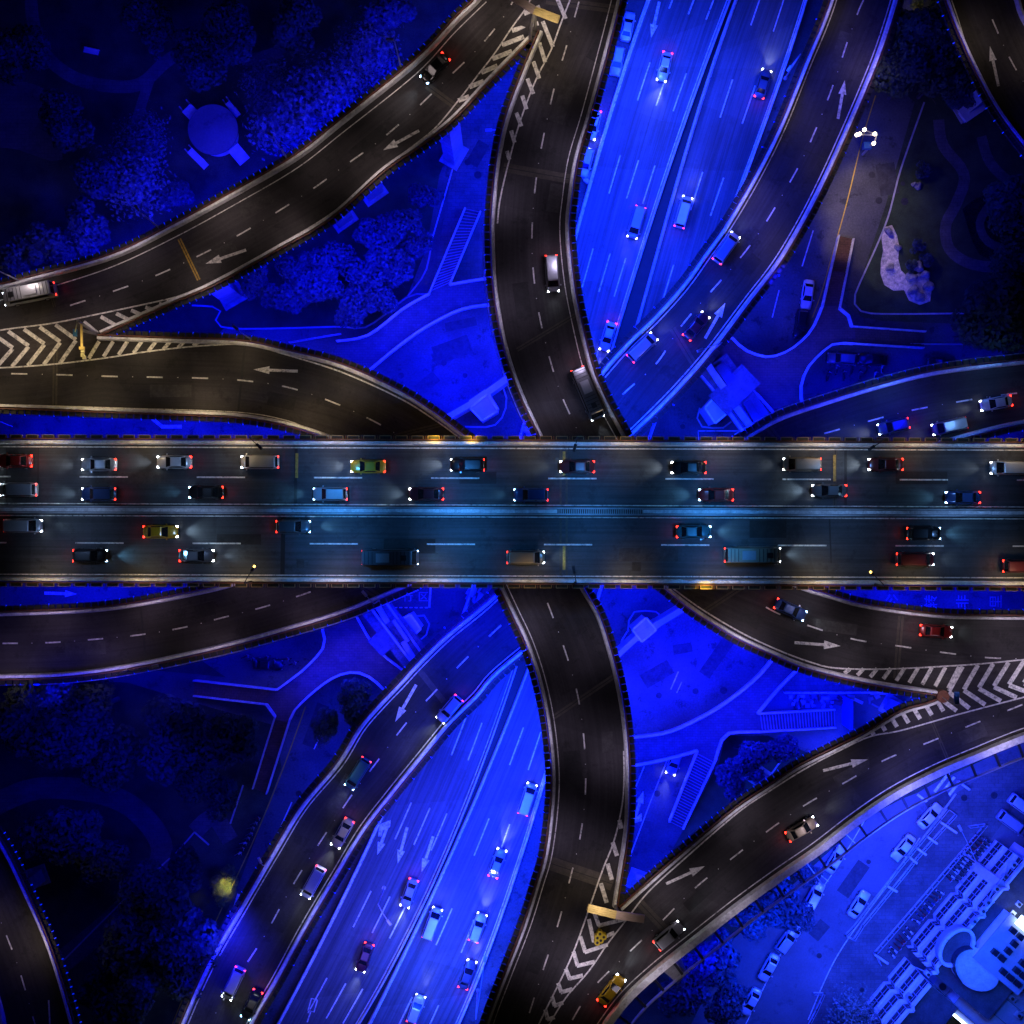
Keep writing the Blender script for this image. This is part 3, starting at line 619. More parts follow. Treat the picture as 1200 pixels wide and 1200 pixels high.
hatch(ns, cst(GN), [[(594, 177), (597, 187)], [(599, 153), (603, 167)], [(605, 132), (611, 148)], [(612, 112), (617, 128)], [(618, 92), (625, 110)], [(625, 72), (632, 92)], [(632, 50), (639, 73)], [(636, 25), (648, 55)], [(652, -4), (663, 22)]], 4.6)
hatch(we, cst(GW), [[(996 + 16 * i, 784 - i * .3), (989.5 + 16.2 * i - i * 1.0, 789 + i * 2.2)] for i in range(9)], 4.6)
hatch(we, cst(GW), [[(1128 + 18 * i, 781 - i * 1.6), (1112 + 18 * i - i * 1.0 + (i * .6), 810 - i * 2.0)] for i in range(8)], 5.2)
hatch(se, zSE, [[(1112 + 18 * i - i * .4, 811 - i * 2.0), (1136 + 18 * i + i * .5, 830 - i * 4.2)] for i in range(8)], 5.2)
hatch(se, zSE, [[(1024 + 13.6 * i, 859 - i * 4.6 + 2), (1019 + 13 * i, 853 - i * 5.6)] for i in range(7)], 5.0)
hatch(se, zSE, [[(1105, 821), (1121, 833)]], 5)
hatch(ns, cst(GN), [[(726, 961), (728, 971)], [(718, 987), (723, 1003)], [(712, 1012), (717, 1031)], [(704, 1035), (711, 1058)]], 5.0)
hatch(ns, cst(GN), [[(693, 1060), (702, 1085)], [(701, 1085), (732, 1077)], [(690, 1077), (696, 1104)], [(695, 1103), (720, 1093)], [(680, 1097), (686, 1116)], [(685, 1116), (712, 1107)], [(672, 1115), (677, 1132)], [(676, 1132), (697, 1127)], [(663, 1135), (668, 1148)], [(667, 1147), (683, 1143)],
    [(654, 1152), (658, 1163)], [(657, 1163), (671, 1159)], [(647, 1168), (650, 1179)], [(649, 1179), (660, 1175)], [(639, 1183), (642, 1195)], [(641, 1195), (650, 1192)]], 4.6)
def arrows(root, zf, lst, m='paint'):
    for a in lst:
        mb = MB()
        for p in arrow_pts(*a): polys_mark(mb, p, lambda x, y: zf(x, y) + .03)
        mb.build('road_arrow', M[m], root)
arrows(nw, zNW, [(449, 176, -44, 24, 48, 5), (241, 309, -47, 16, 50, 5)])
arrows(we, cst(GW), [(297, 433, -52, -2, 52, 4.6), (985, 757, 54, 4, 54, 5.2)])
arrows(ne, cst(Z_NE), [(990, 94, 8, -45, 46, 4.6), (850, 355, 24, -42, 48, 5.2), (463, 846, -25, 44, 50, 4.8)])
arrows(se, zSE, [(1017, 890, 52, -13, 54, 5.0), (826, 1015, 46, -21, 50, 5.2)])
arrows(nec, cst(GW), [(1160, 54, -10, -46, 48, 4.4)])
M['deckpatch'] = mat('dark deck patch', (.024, .022, .022), .8, var=.3, scale=1.2); M['deckpale'] = mat('pale deck patch', (.056, .051, .050), .9, var=.3, scale=1.2)
for r_, zf, lst in ((ns, cst(GN), [(650, 232, 4, 1.8, 80), (612, 352, 2.2, 5, 8), (672, 905, 2.4, 6, 5), (712, 870, 1.6, 3, 4), (660, 1020, 3, 2, 70), (630, 1120, 2, 5, -20), (660, 120, 2, 6, -20), (700, 60, 3, 2, 60)]), (nw, zNW, [(300, 240, 5, 1.8, 28), (432, 168, 6, 2, 38), (150, 315, 3, 2.2, 20), (250, 300, 7, 1.6, 25), (520, 60, 4, 2, 50)]),
        (we, cst(GW), [(200, 458, 6, 1.8, 0), (330, 470, 4, 2, -12), (100, 425, 3, 1.5, 0), (980, 735, 6, 1.6, -8), (880, 725, 3, 2, -30), (1120, 745, 5, 2, 0)]), (se, zSE, [(1000, 905, 6, 1.7, 28), (880, 985, 3, 2.2, 35), (820, 1050, 5, 1.6, 40), (1140, 860, 4, 2, 22)]),
        (ne, cst(Z_NE), [(985, 60, 2, 6, -18), (930, 170, 2, 4, -25), (880, 310, 3, 2, 50), (400, 930, 2, 6, -30), (330, 1080, 3, 2, 60)]), (ew, cst(Z_EW), [(100, 760, 6, 2, 4), (240, 715, 3, 2, 15)]), (main, zM, [(150, 560, 9, 1.6, 0), (480, 640, 7, 2.0, 0), (560, 560, 5, 1.6, 0), (760, 650, 8, 1.8, 0), (900, 620, 5, 2.4, 0), (1080, 560, 7, 1.7, 0), (352, 660, 1, 1.2, 0), (746, 664, 1.2, 1.2, 0), (280, 632, 6, 1.4, 0)])):
    for i, (x, y, lx, ly, an) in enumerate(lst):
        c0 = P(x, y, zf(x, y)); Mx = Matrix.Rotation(R(an), 3, 'Z'); mb = MB(); q = [c0 + Mx @ Vector((sx * lx / 2, sy * ly / 2, 0)) for sx, sy in ((-1, -1), (1, -1), (1, 1), (-1, 1))]
        q = [(v.x, v.y, zf(v.x * F / (H - v.z) + 600, 0) + .008) for v in q]; mb.sheet(q); mb.build('deck_patch', M['deckpatch' if i % 3 else 'deckpale'], r_)
# central barrier of the main deck: twin rails on a low wall with the antiglare comb at the gap
cb = empty('central_barrier', P(600, 599, Z_MAIN)); tag(cb, 'long low twin-rail barrier along the middle of the main deck', 'crash barrier')
for y0, ww, hh, nm, mm in ((595.5, .22, .75, 'guard_rail', 'metal'), (602.5, .22, .75, 'guard_rail', 'metal'), (599, .5, .55, 'kerb_wall', 'concrete')):
    for xa, xb in ((-200, 653), (753, 1400)) if nm == 'kerb_wall' else ((-200, 1400),):
        mb = MB(); mb.bar(P(xa, T(y0, xa), Z_MAIN) + Vector((0, 0, hh / 2)), P(xb, T(y0, xb), Z_MAIN) + Vector((0, 0, hh / 2)), ww, hh); mb.build(nm, M[mm], cb)
mb = MB()
for i in range(40): mb.bar(P(655 + i * 2.5, 597, Z_MAIN) + Vector((0, 0, .3)), P(655 + i * 2.5, 602, Z_MAIN) + Vector((0, 0, .3)), .12, .6)
mb.build('gap_fence', M['metal'], cb)
rebase(cb)
def barrier(pl, label, h=.85, w_=.2, m='concrete', z=0.012, name='concrete_barrier', cat='crash barrier', grp=None):
    mb = MB(); sweep(mb, [P(x, y, z) for x, y in spline(pl, 12)], [(-w_, 0), (w_, 0), (w_ * .45, h), (-w_ * .45, h)])
    return tag(fix_normals(mb.build(name, M[m])), label, cat, grp)
barrier(lerp_path(FL_L, FL_R, 1.0), 'long pale concrete barrier on the left side of the dark gap in the motorway', m='wall')
barrier(lerp_path(FR_L, FR_R, 0.0), 'long pale concrete barrier on the right side of the dark gap in the motorway', m='wall')
barrier(lerp_path(FL_L, FL_R, 0.0), 'pale concrete barrier along the outer left edge of the blue motorway')
barrier(lerp_path(FR_L, FR_R, 1.0), 'pale concrete barrier along the outer right edge of the blue motorway')

# piers below the roads
for r_, lst in ((nw, [(437, 225, zNW(437, 225), R(35)), (520, 150, 20.5, R(45)), (532, 182, 20.5, R(60)), (402, 256, 19, R(35)), (272, 347, 18, R(30))]),
                (ns, [(625, 205, GN, 0), (630, 300, GN, 0), (645, 395, GN, 0), (668, 820, GN, 0), (676, 900, GN, 0), (668, 990, GN, 0), (650, 1060, GN, 0), (610, 1140, GN, 0), (675, 60, GN, 0)]),
                (we, [(70, 445, GW, 0), (170, 448, GW, 0), (270, 455, GW, 0), (370, 475, GW, 0), (850, 715, GW, 0), (950, 748, GW, 0), (1050, 770, GW, 0), (1150, 765, GW, 0)]),
                (se, [(1047, 829, 17.6, R(-30)), (890, 910, 19.8, R(-35)), (1010, 880, 18.4, R(-28)), (1120, 845, 17.5, R(-20)), (750, 1032, 22, R(-20)), (830, 1010, 21, R(-40)), (770, 1080, 22, R(-40))]),
                (ne, [(770, 440, Z_NE, 0), (860, 330, Z_NE, 0), (930, 220, Z_NE, 0), (980, 110, Z_NE, 0), (540, 790, Z_NE, 0), (450, 880, Z_NE, 0), (350, 1020, Z_NE, 0), (280, 1130, Z_NE, 0)]),
                (ew, [(60, 750, Z_EW, 0), (200, 735, Z_EW, 0), (340, 700, Z_EW, 0), (980, 505, Z_EW, 0), (1080, 480, Z_EW, 0), (1180, 465, Z_EW, 0)]),
                (nec, [(1133, 128, GW, R(30)), (1160, 60, GW, 0)]), (swc, [(42, 1028, GW, R(20)), (30, 1150, GW, 0)]),
                (main, [(x, 600, Z_MAIN, R(90)) for x in (40, 180, 320, 460, 780, 920, 1060, 1180)])):
    for x, y, zt, an in lst: pier(r_, x, y, zt, 2.8 if r_ is not main else 3.6, 2.0, an, 3.0 if r_ is not main else 12)
for r_ in (ns, nw, we, se, ne, ew, nec, swc, main): rebase(r_)

# ------------------------------------------------------------------ walkway decks for pedestrians
M['rib'] = mat('stair concrete', (.20, .20, .20), .8, var=.2); M['rail'] = mat('pale railing', (.62, .62, .62), .5, .1, var=.2, scale=.8)
def railing(root, pl, z=Z_PED, h=1.15, name='railing', m='rail', sm=True, step=12, zf=None):
    px = spline(pl, step) if sm else resample([tuple(p) for p in pl], step)
    zf = zf or (lambda x, y: z)
    wp = [P(x, y, zf(x, y)) for x, y in px]; mb = MB()
    sweep(mb, wp, [(-.16, -.5), (.16, -.5), (.16, .35), (-.16, .35)])
    for hh in (.75, h):
        for a, b in zip(wp, wp[1:]): mb.bar(a + Vector((0, 0, hh)), b + Vector((0, 0, hh)), .09)
    L3 = plen([tuple(v) for v in wp]); s = 0
    while s < L3:
        p, d = along([tuple(v) for v in wp], s); mb.bar(Vector(p), Vector(p) + Vector((0, 0, h)), .07, up=Vector((1, 0, 0))); s += 1.6
    return fix_normals(mb.build(name, M[m], root))
M['stair'] = mat('stair tread', (.05, .05, .055), .85, var=.25)
def stairs(root, q, m='brick', n=26, z0=Z_PED, zl=.1, landing=.45):
    """q: four plan points: top-left, top-right, bottom-right, bottom-left (each at its own height)"""
    tl, tr = P(*q[0], z0), P(*q[1], z0); br, bl = P(*q[2], zl), P(*q[3], zl); mb = MB()
    for i in range(n):
        t0 = i / n; t1 = (i + 1) / n
        zt = z0 + (zl - z0) * ((t0 if t0 < landing - .05 else (landing - .05 if t0 < landing + .05 else t0)))
        a, b, c, d = tl.lerp(bl, t0), tr.lerp(br, t0), tr.lerp(br, t1), tl.lerp(bl, t1)
        mb.prism([(v.x, v.y) for v in (a, b, c, d)], zt - .45, zt); mb.m = 1
        mb.bar(d + Vector((0, 0, zt - d.z + .02)), c + Vector((0, 0, zt - c.z + .02)), .13, .05); mb.m = 0
    mb.build('stair_flight', None, root, mats=[M['brick'] if m == 'brick' else M['stair'], M['brick'] if m == 'brick' else M['rib']])
    for a, b, nm in ((q[0], q[3], 1), (q[1], q[2], 1)):
        A, B = P(*a, z0), P(*b, zl); mb = MB(); mb.bar(A + Vector((0, 0, .15)), B + Vector((0, 0, .15)), .22, .8); mb.bar(A + Vector((0, 0, 1.05)), B + Vector((0, 0, 1.05)), .1)
        for i in range(12): p = A.lerp(B, i / 11); mb.bar(p, p + Vector((0, 0, 1.05)), .07, up=Vector((1, 0, 0)))
        mb.build('stair_railing', M['rail'], root)
def walkway(label, poly, rails, flights, m='bluepave', sm='rib', cols=()):
    root = empty('footbridge', P(600, 600, 0)); tag(root, label, 'footbridge', 'footbridges under the crossing')
    mb = MB(); mb.prism([P(x, y, Z_PED)[:2] for x, y in poly], Z_PED - .6, Z_PED); mb.build('bridge_deck', M[m], root)
    for r_ in rails: railing(root, r_)
    for f in flights: stairs(root, f, sm)
    for x, y in cols:
        mb = MB(); mb.tube([P(x, y, 0).to_tuple(), (P(x, y, 0) + Vector((0, 0, Z_PED - .6))).to_tuple()], [.45, .45], 12); mb.build('column', M['pier'], root)
    rebase(root); return root
s_ = lambda pts: spline(pts, 10)
walkway('blue-lit footbridge bending from the left garden towards the centre, with one ribbed stair',
    s_([(395, 400), (432, 393), (473, 362), (503, 345)]) + [(527, 334), (577, 326), (590, 325), (590, 356)] + s_([(577, 357), (540, 363), (500, 383), (467, 406), (433, 434), (420, 450)]) + [(380, 440)],
    [[(395, 400), (432, 393), (473, 362), (503, 345)], [(527, 334), (550, 330), (577, 326)], [(577, 357), (540, 363), (500, 383), (467, 406), (433, 434)]],
    [[(503, 345), (527, 334), (563, 249), (545, 245)]], cols=[(450, 400), (555, 345)])
walkway('dark blue footbridge with two red-paved stairs beside the upper right park road',
    s_([(835, 425), (857, 396), (872, 410), (890, 417), (905, 418), (927, 409), (950, 388), (963, 360)]) + s_([(983, 362), (993, 370), (997, 383)]) + [(1000, 403)] + s_([(977, 403), (962, 414), (947, 430), (939, 448), (938, 465), (940, 478)]) + [(930, 520), (890, 520), (880, 455)],
    [[(857, 396), (872, 410), (890, 417), (905, 418), (927, 409), (950, 388), (963, 360)], [(983, 362), (993, 370), (997, 383)], [(1000, 403), (977, 403), (962, 414), (947, 430), (939, 448), (938, 465), (940, 478)], [(862, 440), (890, 466), (915, 495)]],
    [[(963, 360), (983, 362), (999, 281), (982, 277)], [(997, 383), (1000, 403), (1081, 408), (1083, 389)]], m='brick', sm='brick', cols=[(900, 440), (955, 400)])
walkway('bright blue footbridge at lower right with two ribbed stairs beside the construction yard',
    s_([(930, 760), (905, 772), (883, 797), (843, 828), (800, 851), (773, 860), (735, 864)]) + s_([(730, 898), (767, 892), (800, 884), (817, 879)]) + [(838, 890)] + s_([(843, 873), (848, 862), (857, 858)]) + [(890, 857), (887, 836), (912, 806), (937, 781), (960, 765)],
    [[(905, 772), (883, 797), (843, 828), (800, 851), (773, 860), (738, 864)], [(740, 897), (767, 892), (800, 884), (817, 879)], [(838, 890), (843, 873), (848, 862), (857, 858), (890, 857)], [(887, 836), (912, 806), (937, 781)]],
    [[(817, 879), (838, 890), (800, 970), (784, 962)], [(890, 857), (887, 836), (977, 831), (978, 852)]], cols=[(860, 845), (770, 878)])
walkway('dark blue footbridge at lower left with two red-paved stairs near the dark trees',
    s_([(470, 690), (440, 715), (400, 728), (378, 737), (380, 757), (360, 781), (340, 797), (325, 808)]) + s_([(313, 825), (316, 833), (323, 839)]) + [(340, 843)] + s_([(347, 830), (377, 803), (400, 790), (420, 788), (436, 795), (450, 808)]) + [(470, 800), (480, 783), (440, 760)],
    [[(378, 737), (380, 757), (360, 781), (340, 797), (325, 808)], [(313, 825), (316, 833), (323, 839)], [(340, 843), (347, 830), (377, 803), (400, 790), (420, 788), (436, 795), (450, 808)], [(418, 722), (440, 758), (472, 785)]],
    [[(325, 808), (313, 825), (228, 815), (228, 797)], [(323, 839), (340, 843), (313, 929), (297, 923)]], m='brick', sm='brick', cols=[(400, 760), (345, 815)])

# concrete crosshead blocks of the crossing: a pale slab with long arms
M['gang'] = mat('grey gangway', (.085, .08, .08), .85, var=.35, scale=.8, spots=.3); M['gangpale'] = mat('pale gangway rail', (.34, .33, .33), .8, var=.2)
def crosshead(name, label, slab, arms, z=6.2, dark=(), cat='pier head'):
    root = empty(name, P(*slab[0], 0)); tag(root, label, cat, 'pale pier heads around the crossing')
    mb = MB(); mb.prism([P(x, y, z)[:2] for x, y in slab], 0.0, z); mb.build('head_slab', M['wall'], root)
    mb = MB(); e = [P(x, y, z) for x, y in slab]
    for a, b in zip(e, e[1:] + e[:1]): mb.bar(a + Vector((0, 0, .1)), b + Vector((0, 0, .1)), .3, .25)
    mb.build('head_rim', M['concrete'], root)
    for a, b, w_, hh, mm, zz in arms:
        mb = MB(); pa, pb = P(*a, zz), P(*b, zz); mb.bar(pa - Vector((0, 0, hh / 2)), pb - Vector((0, 0, hh / 2)), w_, hh); mb.build('cross_arm', M[mm], root)
    rebase(root); return root
crosshead('pier_head', 'pale square pier head with a sloping arm, above the main deck, left of centre', [(551, 478), (571, 462), (584, 481), (565, 493)], [((526, 488), (552, 473), .9, 5, 'wall', 6.3), ((552, 473), (571, 460), 1.2, 5, 'wall', 6.35), ((571, 460), (599, 440), 1.0, 5, 'wall', 6.3), ((572, 462), (583, 480), .5, .8, 'metal', 6.9)])
crosshead('pier_head', 'pale square pier head with grey gangways, above the main deck, right of centre', [(826, 478), (842, 460), (857, 480), (838, 496)],
    [((822, 440), (857, 482), .3, 1, 'metal', 7.2), ((830, 428), (848, 454), 1.0, 1, 'gangpale', 7.6), ((836, 425), (889, 500), 5.0, .5, 'gang', 7.0), ((850, 445), (872, 468), 7.0, .5, 'gang', 7.5), ((843, 427), (857, 447), 1.6, .6, 'darkmetal', 8.0), ((863, 477), (880, 500), 1.0, 1, 'gangpale', 7.6), ((875, 470), (888, 492), 1.3, .6, 'darkmetal', 7.8), ((854, 482), (871, 506), .5, 1, 'metal', 7.2)])
crosshead('pier_head', 'pale square pier head with grey gangways, below the main deck, left of centre', [(466, 728), (481, 720), (493, 737), (482, 747)],
    [((451, 704), (495, 767), .35, 1, 'metal', 7.2), ((434, 712), (482, 776), .35, 1, 'metal', 7.6), ((437, 708), (488, 772), 4.6, .5, 'gang', 7.0), ((441, 742), (458, 760), 3.6, .6, 'gang', 7.4), ((442, 710), (454, 730), .8, .9, 'gangpale', 7.6), ((472, 752), (486, 774), .8, .9, 'gangpale', 7.6), ((461, 727), (478, 752), .5, .8, 'gangpale', 7.9), ((432, 712), (445, 738), 1.2, .5, 'darkmetal', 6.9), ((462, 756), (476, 778), 1.2, .5, 'darkmetal', 6.9)])
crosshead('pier_head', 'pale square pier head on a sloping arm, below the main deck, right of centre', [(741, 738), (757, 724), (769, 738), (752, 752)], [((722, 770), (746, 748), .8, 5, 'wall', 6.3), ((746, 748), (772, 731), 1.0, 5, 'wall', 6.35), ((772, 731), (802, 713), .9, 5, 'wall', 6.3)])

# ------------------------------------------------------------------ trees
def crown_mesh(r, h, n, leaf, seed, lumps=9, spiky=0.0, gap=.0):
    rnd = random.Random(seed); mb = MB(); cl = []
    for i in range(lumps):
        a = rnd.uniform(0, 6.283); q = rnd.uniform(.15, .72) * r; cl.append((Vector((math.cos(a) * q, math.sin(a) * q, rnd.uniform(-.22, .38) * h)), rnd.uniform(.28, .50) * r))
    cl.append((Vector((0, 0, .25 * h)), .5 * r))
    for i in range(n):
        c, cr = rnd.choice(cl); v = Vector((rnd.gauss(0, 1), rnd.gauss(0, 1), rnd.gauss(0, 1) * .8)).normalized(); q = c + v * cr * (rnd.uniform(.45, 1.0) ** .5)
        if spiky: q = q + Vector((v.x, v.y, 0)) * rnd.random() * spiky * r
        s = leaf * rnd.uniform(.5, 1.25); nn = (v + Vector((rnd.uniform(-.7, .7), rnd.uniform(-.7, .7), rnd.uniform(.0, .9)))).normalized()
        a = nn.orthogonal().normalized(); a.rotate(Matrix.Rotation(rnd.uniform(0, 6.28), 3, nn)); b = nn.cross(a); el = rnd.uniform(.35, .8)
        k = mb.add([q - a * s, q + b * s * el + nn * s * .1, q + a * s, q - b * s * el + nn * s * .1]); mb.face((k, k + 1, k + 2, k + 3))
    return mb
def make_tree(name, r, zt, n, leaf, lm, seed, spiky=0):
    """unit tree, crown radius r, crown centre at height zt"""
    root = empty(name); h = r * 1.25
    t = MB(); rnd = random.Random(seed + 5); t.tube([(0, 0, 0), (.1, .05, zt * .5), (.15, 0, zt)], [.32, .24, .12], 7)
    for i in range(7):
        a = i * .9 + rnd.uniform(-.3, .3); z0 = zt * rnd.uniform(.45, .75); ln = r * rnd.uniform(.45, .75)
        t.tube([(.1, 0, z0), (math.cos(a) * ln * .5, math.sin(a) * ln * .5, z0 + ln * .45), (math.cos(a) * ln, math.sin(a) * ln, z0 + ln * .9)], [.13, .08, .03], 5)
    t.build('trunk', M['bark'], root)
    c = crown_mesh(r, h, n, leaf, seed, spiky=spiky); o = c.build('crown', M[lm], root); o.location = (0, 0, zt + .2 * h)
    return root
protos = {}
for key, args in dict(a=('tree', 4.2, 5.2, 2600, .34, 'leaf', 1), b=('tree', 4.2, 5.6, 2400, .38, 'leaf', 2), d=('tree', 4.4, 6.0, 3000, .34, 'leafdark', 3), e=('tree', 4.4, 5.6, 2800, .36, 'leafdark', 4), p=('tree', 4.0, 4.6, 2600, .30, 'leafpale', 5, .7), s=('shrub', 1.6, 1.0, 900, .20, 'leaf', 6)).items():
    protos[key] = [make_tree(*args), False]
def tree(key, px, py, r, label, group='garden trees', cat='tree', zc=7):
    pr = protos[key]
    if not pr[1]: o = pr[0]; pr[1] = True
    else: o = copy_tree(pr[0])
    base = 1.6 if key == 's' else 4.2; s = r / base; k = (H - s * zc * .9) / F
    o.location = ((px - 600) * k, (600 - py) * k, 0); o.rotation_euler = (0, 0, random.uniform(0, 6.28)); o.scale = (s, s, s * random.uniform(.85, 1.1))
    tag(o, label, cat, group); return o
TR = [
 # garden between the two roads on the left
 ('a', 300, 330, 3.6, 'leftmost tree of the blue garden between the left roads'), ('b', 330, 352, 3.4, 'tree low on the left of the blue garden, by the footbridge wall'), ('a', 345, 318, 3.8, 'tree second from the left along the upper row of the blue garden'),
 ('b', 372, 340, 4.0, 'round tree in the lower middle of the blue garden'), ('a', 390, 300, 4.2, 'broad tree in the middle of the blue garden under the road edge'), ('b', 412, 358, 3.6, 'tree in the garden nearest the bend of the footbridge'),
 ('a', 425, 322, 4.4, 'largest tree at the heart of the blue garden'), ('b', 440, 282, 3.8, 'tree at the upper edge of the blue garden, mid-row'), ('a', 462, 320, 3.8, 'tree on the right side of the blue garden, beside the path'),
 ('b', 470, 262, 3.6, 'tree in the garden next to the pale slanted pier'), ('a', 488, 290, 3.2, 'small tree at the right edge of the blue garden by the path'), ('b', 500, 230, 2.8, 'slim tree at the top corner of the blue garden'), ('a', 448, 350, 3.4, 'tree in the garden touching the footbridge curve'),
 # park beyond the broad road, upper left
 ('p', 340, 140, 5.6, 'big feathery bright blue tree right of the round pavilion'), ('p', 385, 105, 5.0, 'feathery tree near the upper road, above the bright one'), ('p', 310, 92, 3.2, 'small feathery tree above the round pavilion'),
 ('a', 110, 215, 4.4, 'bushy tree left of the pavilion, lit along its lower side'), ('p', 150, 205, 5.0, 'feathery tree between the pavilion and the dark lawn'), ('b', 100, 265, 4.6, 'bright blue bushy tree beside the road at far left'), ('a', 62, 285, 4.8, 'wide bushy tree beside the left end of the broad road'),
 ('b', 20, 300, 4.0, 'bushy tree in the left corner above the broad road'), ('p', 165, 160, 3.6, 'dark feathery tree directly left of the pavilion'), ('d', 230, 80, 4.6, 'dark tree above the pavilion path'), ('d', 280, 40, 5.0, 'dark tree at the top of the park'), ('d', 180, 20, 4.4, 'dark tree in the middle of the park lawn at the top'),
 ('d', 75, 150, 4.6, 'dark tree on the dim lawn at far left'), ('d', 20, 60, 5.0, 'dark tree in the top left corner'), ('p', 430, 60, 4.6, 'feathery tree beside the upper road near its lamp post'), ('b', 455, 20, 4.2, 'bushy tree at the top edge next to the road'), ('d', 340, 30, 4.6, 'dark tree at the top, right of the park path'), ('b', 205, 232, 3.0, 'small bright tree below the pavilion next to the road'),
 # park upper right
 ('d', 1085, 40, 5.6, 'dark tree at the top between the two roads on the right'), ('d', 1060, 95, 5.0, 'dark tree hanging over the start of the park road'), ('e', 1095, 95, 4.8, 'dark tree just above the park lawn'), ('d', 1050, 30, 4.0, 'dark tree hugging the low road near the top'),
 ('a', 1130, 105, 3.8, 'dimly blue tree beside the corner road at the right'), ('e', 1185, 250, 5.4, 'dark tree at the right edge below the corner road'), ('d', 1175, 365, 6.0, 'large dark tree at the right edge above the lower road'), ('e', 1140, 390, 4.6, 'dark tree beside the end of the red stair'), ('d', 1198, 320, 5.0, 'dark tree at the right edge beside the winding path'), ('e', 1195, 405, 4.0, 'dark tree leaning over the lower right road'),
 # lower left park
 ('d', 30, 830, 6.0, 'huge dark tree at the left edge below the curved road'), ('e', 70, 870, 6.4, 'huge dark tree second from the left below the curved road'), ('d', 115, 830, 6.0, 'dark tree under the curved road, third from the left'), ('e', 130, 885, 5.6, 'dark tree with a ragged lower edge left of the round one'), ('d', 95, 800, 4.8, 'dark tree touching the curved road lamp'),
 ('d', 215, 860, 6.2, 'round dark tree left of the red stair, its left half'), ('e', 262, 870, 6.2, 'round dark tree next to the red stair, its right half'), ('d', 240, 905, 4.6, 'dark tree below the round pair'), ('e', 265, 935, 3.6, 'small dark tree near the foot of the red stair'),
 ('e', 80, 980, 6.4, 'wide dark tree standing alone on the dim plaza'), ('d', 120, 1000, 4.4, 'dark tree right of the wide plaza tree'), ('d', 190, 1040, 6.0, 'dark tree in the lower wood, uppermost'), ('e', 214, 1018, 4.0, 'dark tree in the lower wood by the bright bush'),
 ('e', 160, 1100, 6.0, 'dark tree in the lower wood, on its left side'), ('d', 210, 1105, 6.0, 'dark tree in the middle of the lower wood'), ('a', 224, 1084, 4.0, 'blue-edged tree of the lower wood facing the side road'), ('a', 215, 1150, 4.6, 'blue-edged tree low in the wood by the low road'), ('d', 160, 1165, 6.0, 'dark tree at the bottom of the lower wood'), ('e', 120, 1150, 4.6, 'dark tree at the bottom left of the lower wood'), ('d', 415, 825, 3.8, 'dark bush-like tree wedged beside the low road and the footbridge'), ('e', 385, 850, 3.0, 'small dark tree by the side road below the footbridge'),
 # lower right
 ('a', 880, 885, 4.0, 'dim tree right of the stair in the lower right garden'), ('b', 860, 915, 3.4, 'dim tree in the lower part of the lower right garden'), ('a', 915, 880, 3.2, 'dim tree behind the upper pier in the lower right garden'),
 ('b', 905, 1045, 4.8, 'leafy tree over the parked cars, upper one'), ('a', 880, 1070, 4.4, 'leafy tree over the parked cars, left one'), ('b', 925, 1075, 3.8, 'leafy tree whose twigs cover the parked cars'), ('a', 940, 1020, 3.0, 'leafy tree between the wide parapet and the parked cars'),
 ('b', 830, 1120, 5.0, 'leafy tree below the wide parapet, left of the parked cars'), ('a', 800, 1165, 5.0, 'leafy tree near the bottom edge beside the road'), ('b', 850, 1170, 4.0, 'leafy tree at the bottom left of the parked cars'), ('p', 1000, 1190, 3.4, 'bare feathery tree at the bottom edge of the car park road')]
for k, x, y, r, lb in TR: tree(k, x, y, r, lb, cat='tree')
for x, y, r, lb in [(262, 1035, 2.3, 'green bush lit yellow beside the side road'), (258, 1052, 1.6, 'lower part bush lit yellow at the wood edge'), (268, 1020, 1.2, 'small pale bush above the yellow lit one'), (1075, 8, 1.4, 'bush lit yellow at the top between the roads'), (1080, 200, 1.6, 'small round bush on the dark park lawn'), (1075, 290, 1.4, 'dark bush among the rocks of the rockery'), (1085, 305, 1.3, 'dark bush at the right of the rockery'),
                    (1068, 312, 1.2, 'low bush in the middle of the rockery'), (185, 60, 1.5, 'small bush lit cyan beside the park path'), (172, 236, 1.3, 'small bush lit cyan below the pavilion')]:
    tree('s', x, y, r, lb, 'small bushes', 'bush', zc=1.2)
M['leaflit'] = mat('yellow-lit green leaves', (.16, .18, .025), .8, var=.4, scale=.6, fine=30)  # yellow lamp light on these bushes put into the leaf colour
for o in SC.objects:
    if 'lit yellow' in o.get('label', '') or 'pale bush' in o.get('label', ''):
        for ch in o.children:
            if ch.name.startswith('crown'): ch.material_slots[0].link = 'OBJECT'; ch.material_slots[0].material = M['leaflit']
for k, v in protos.items():
    assert v[1]

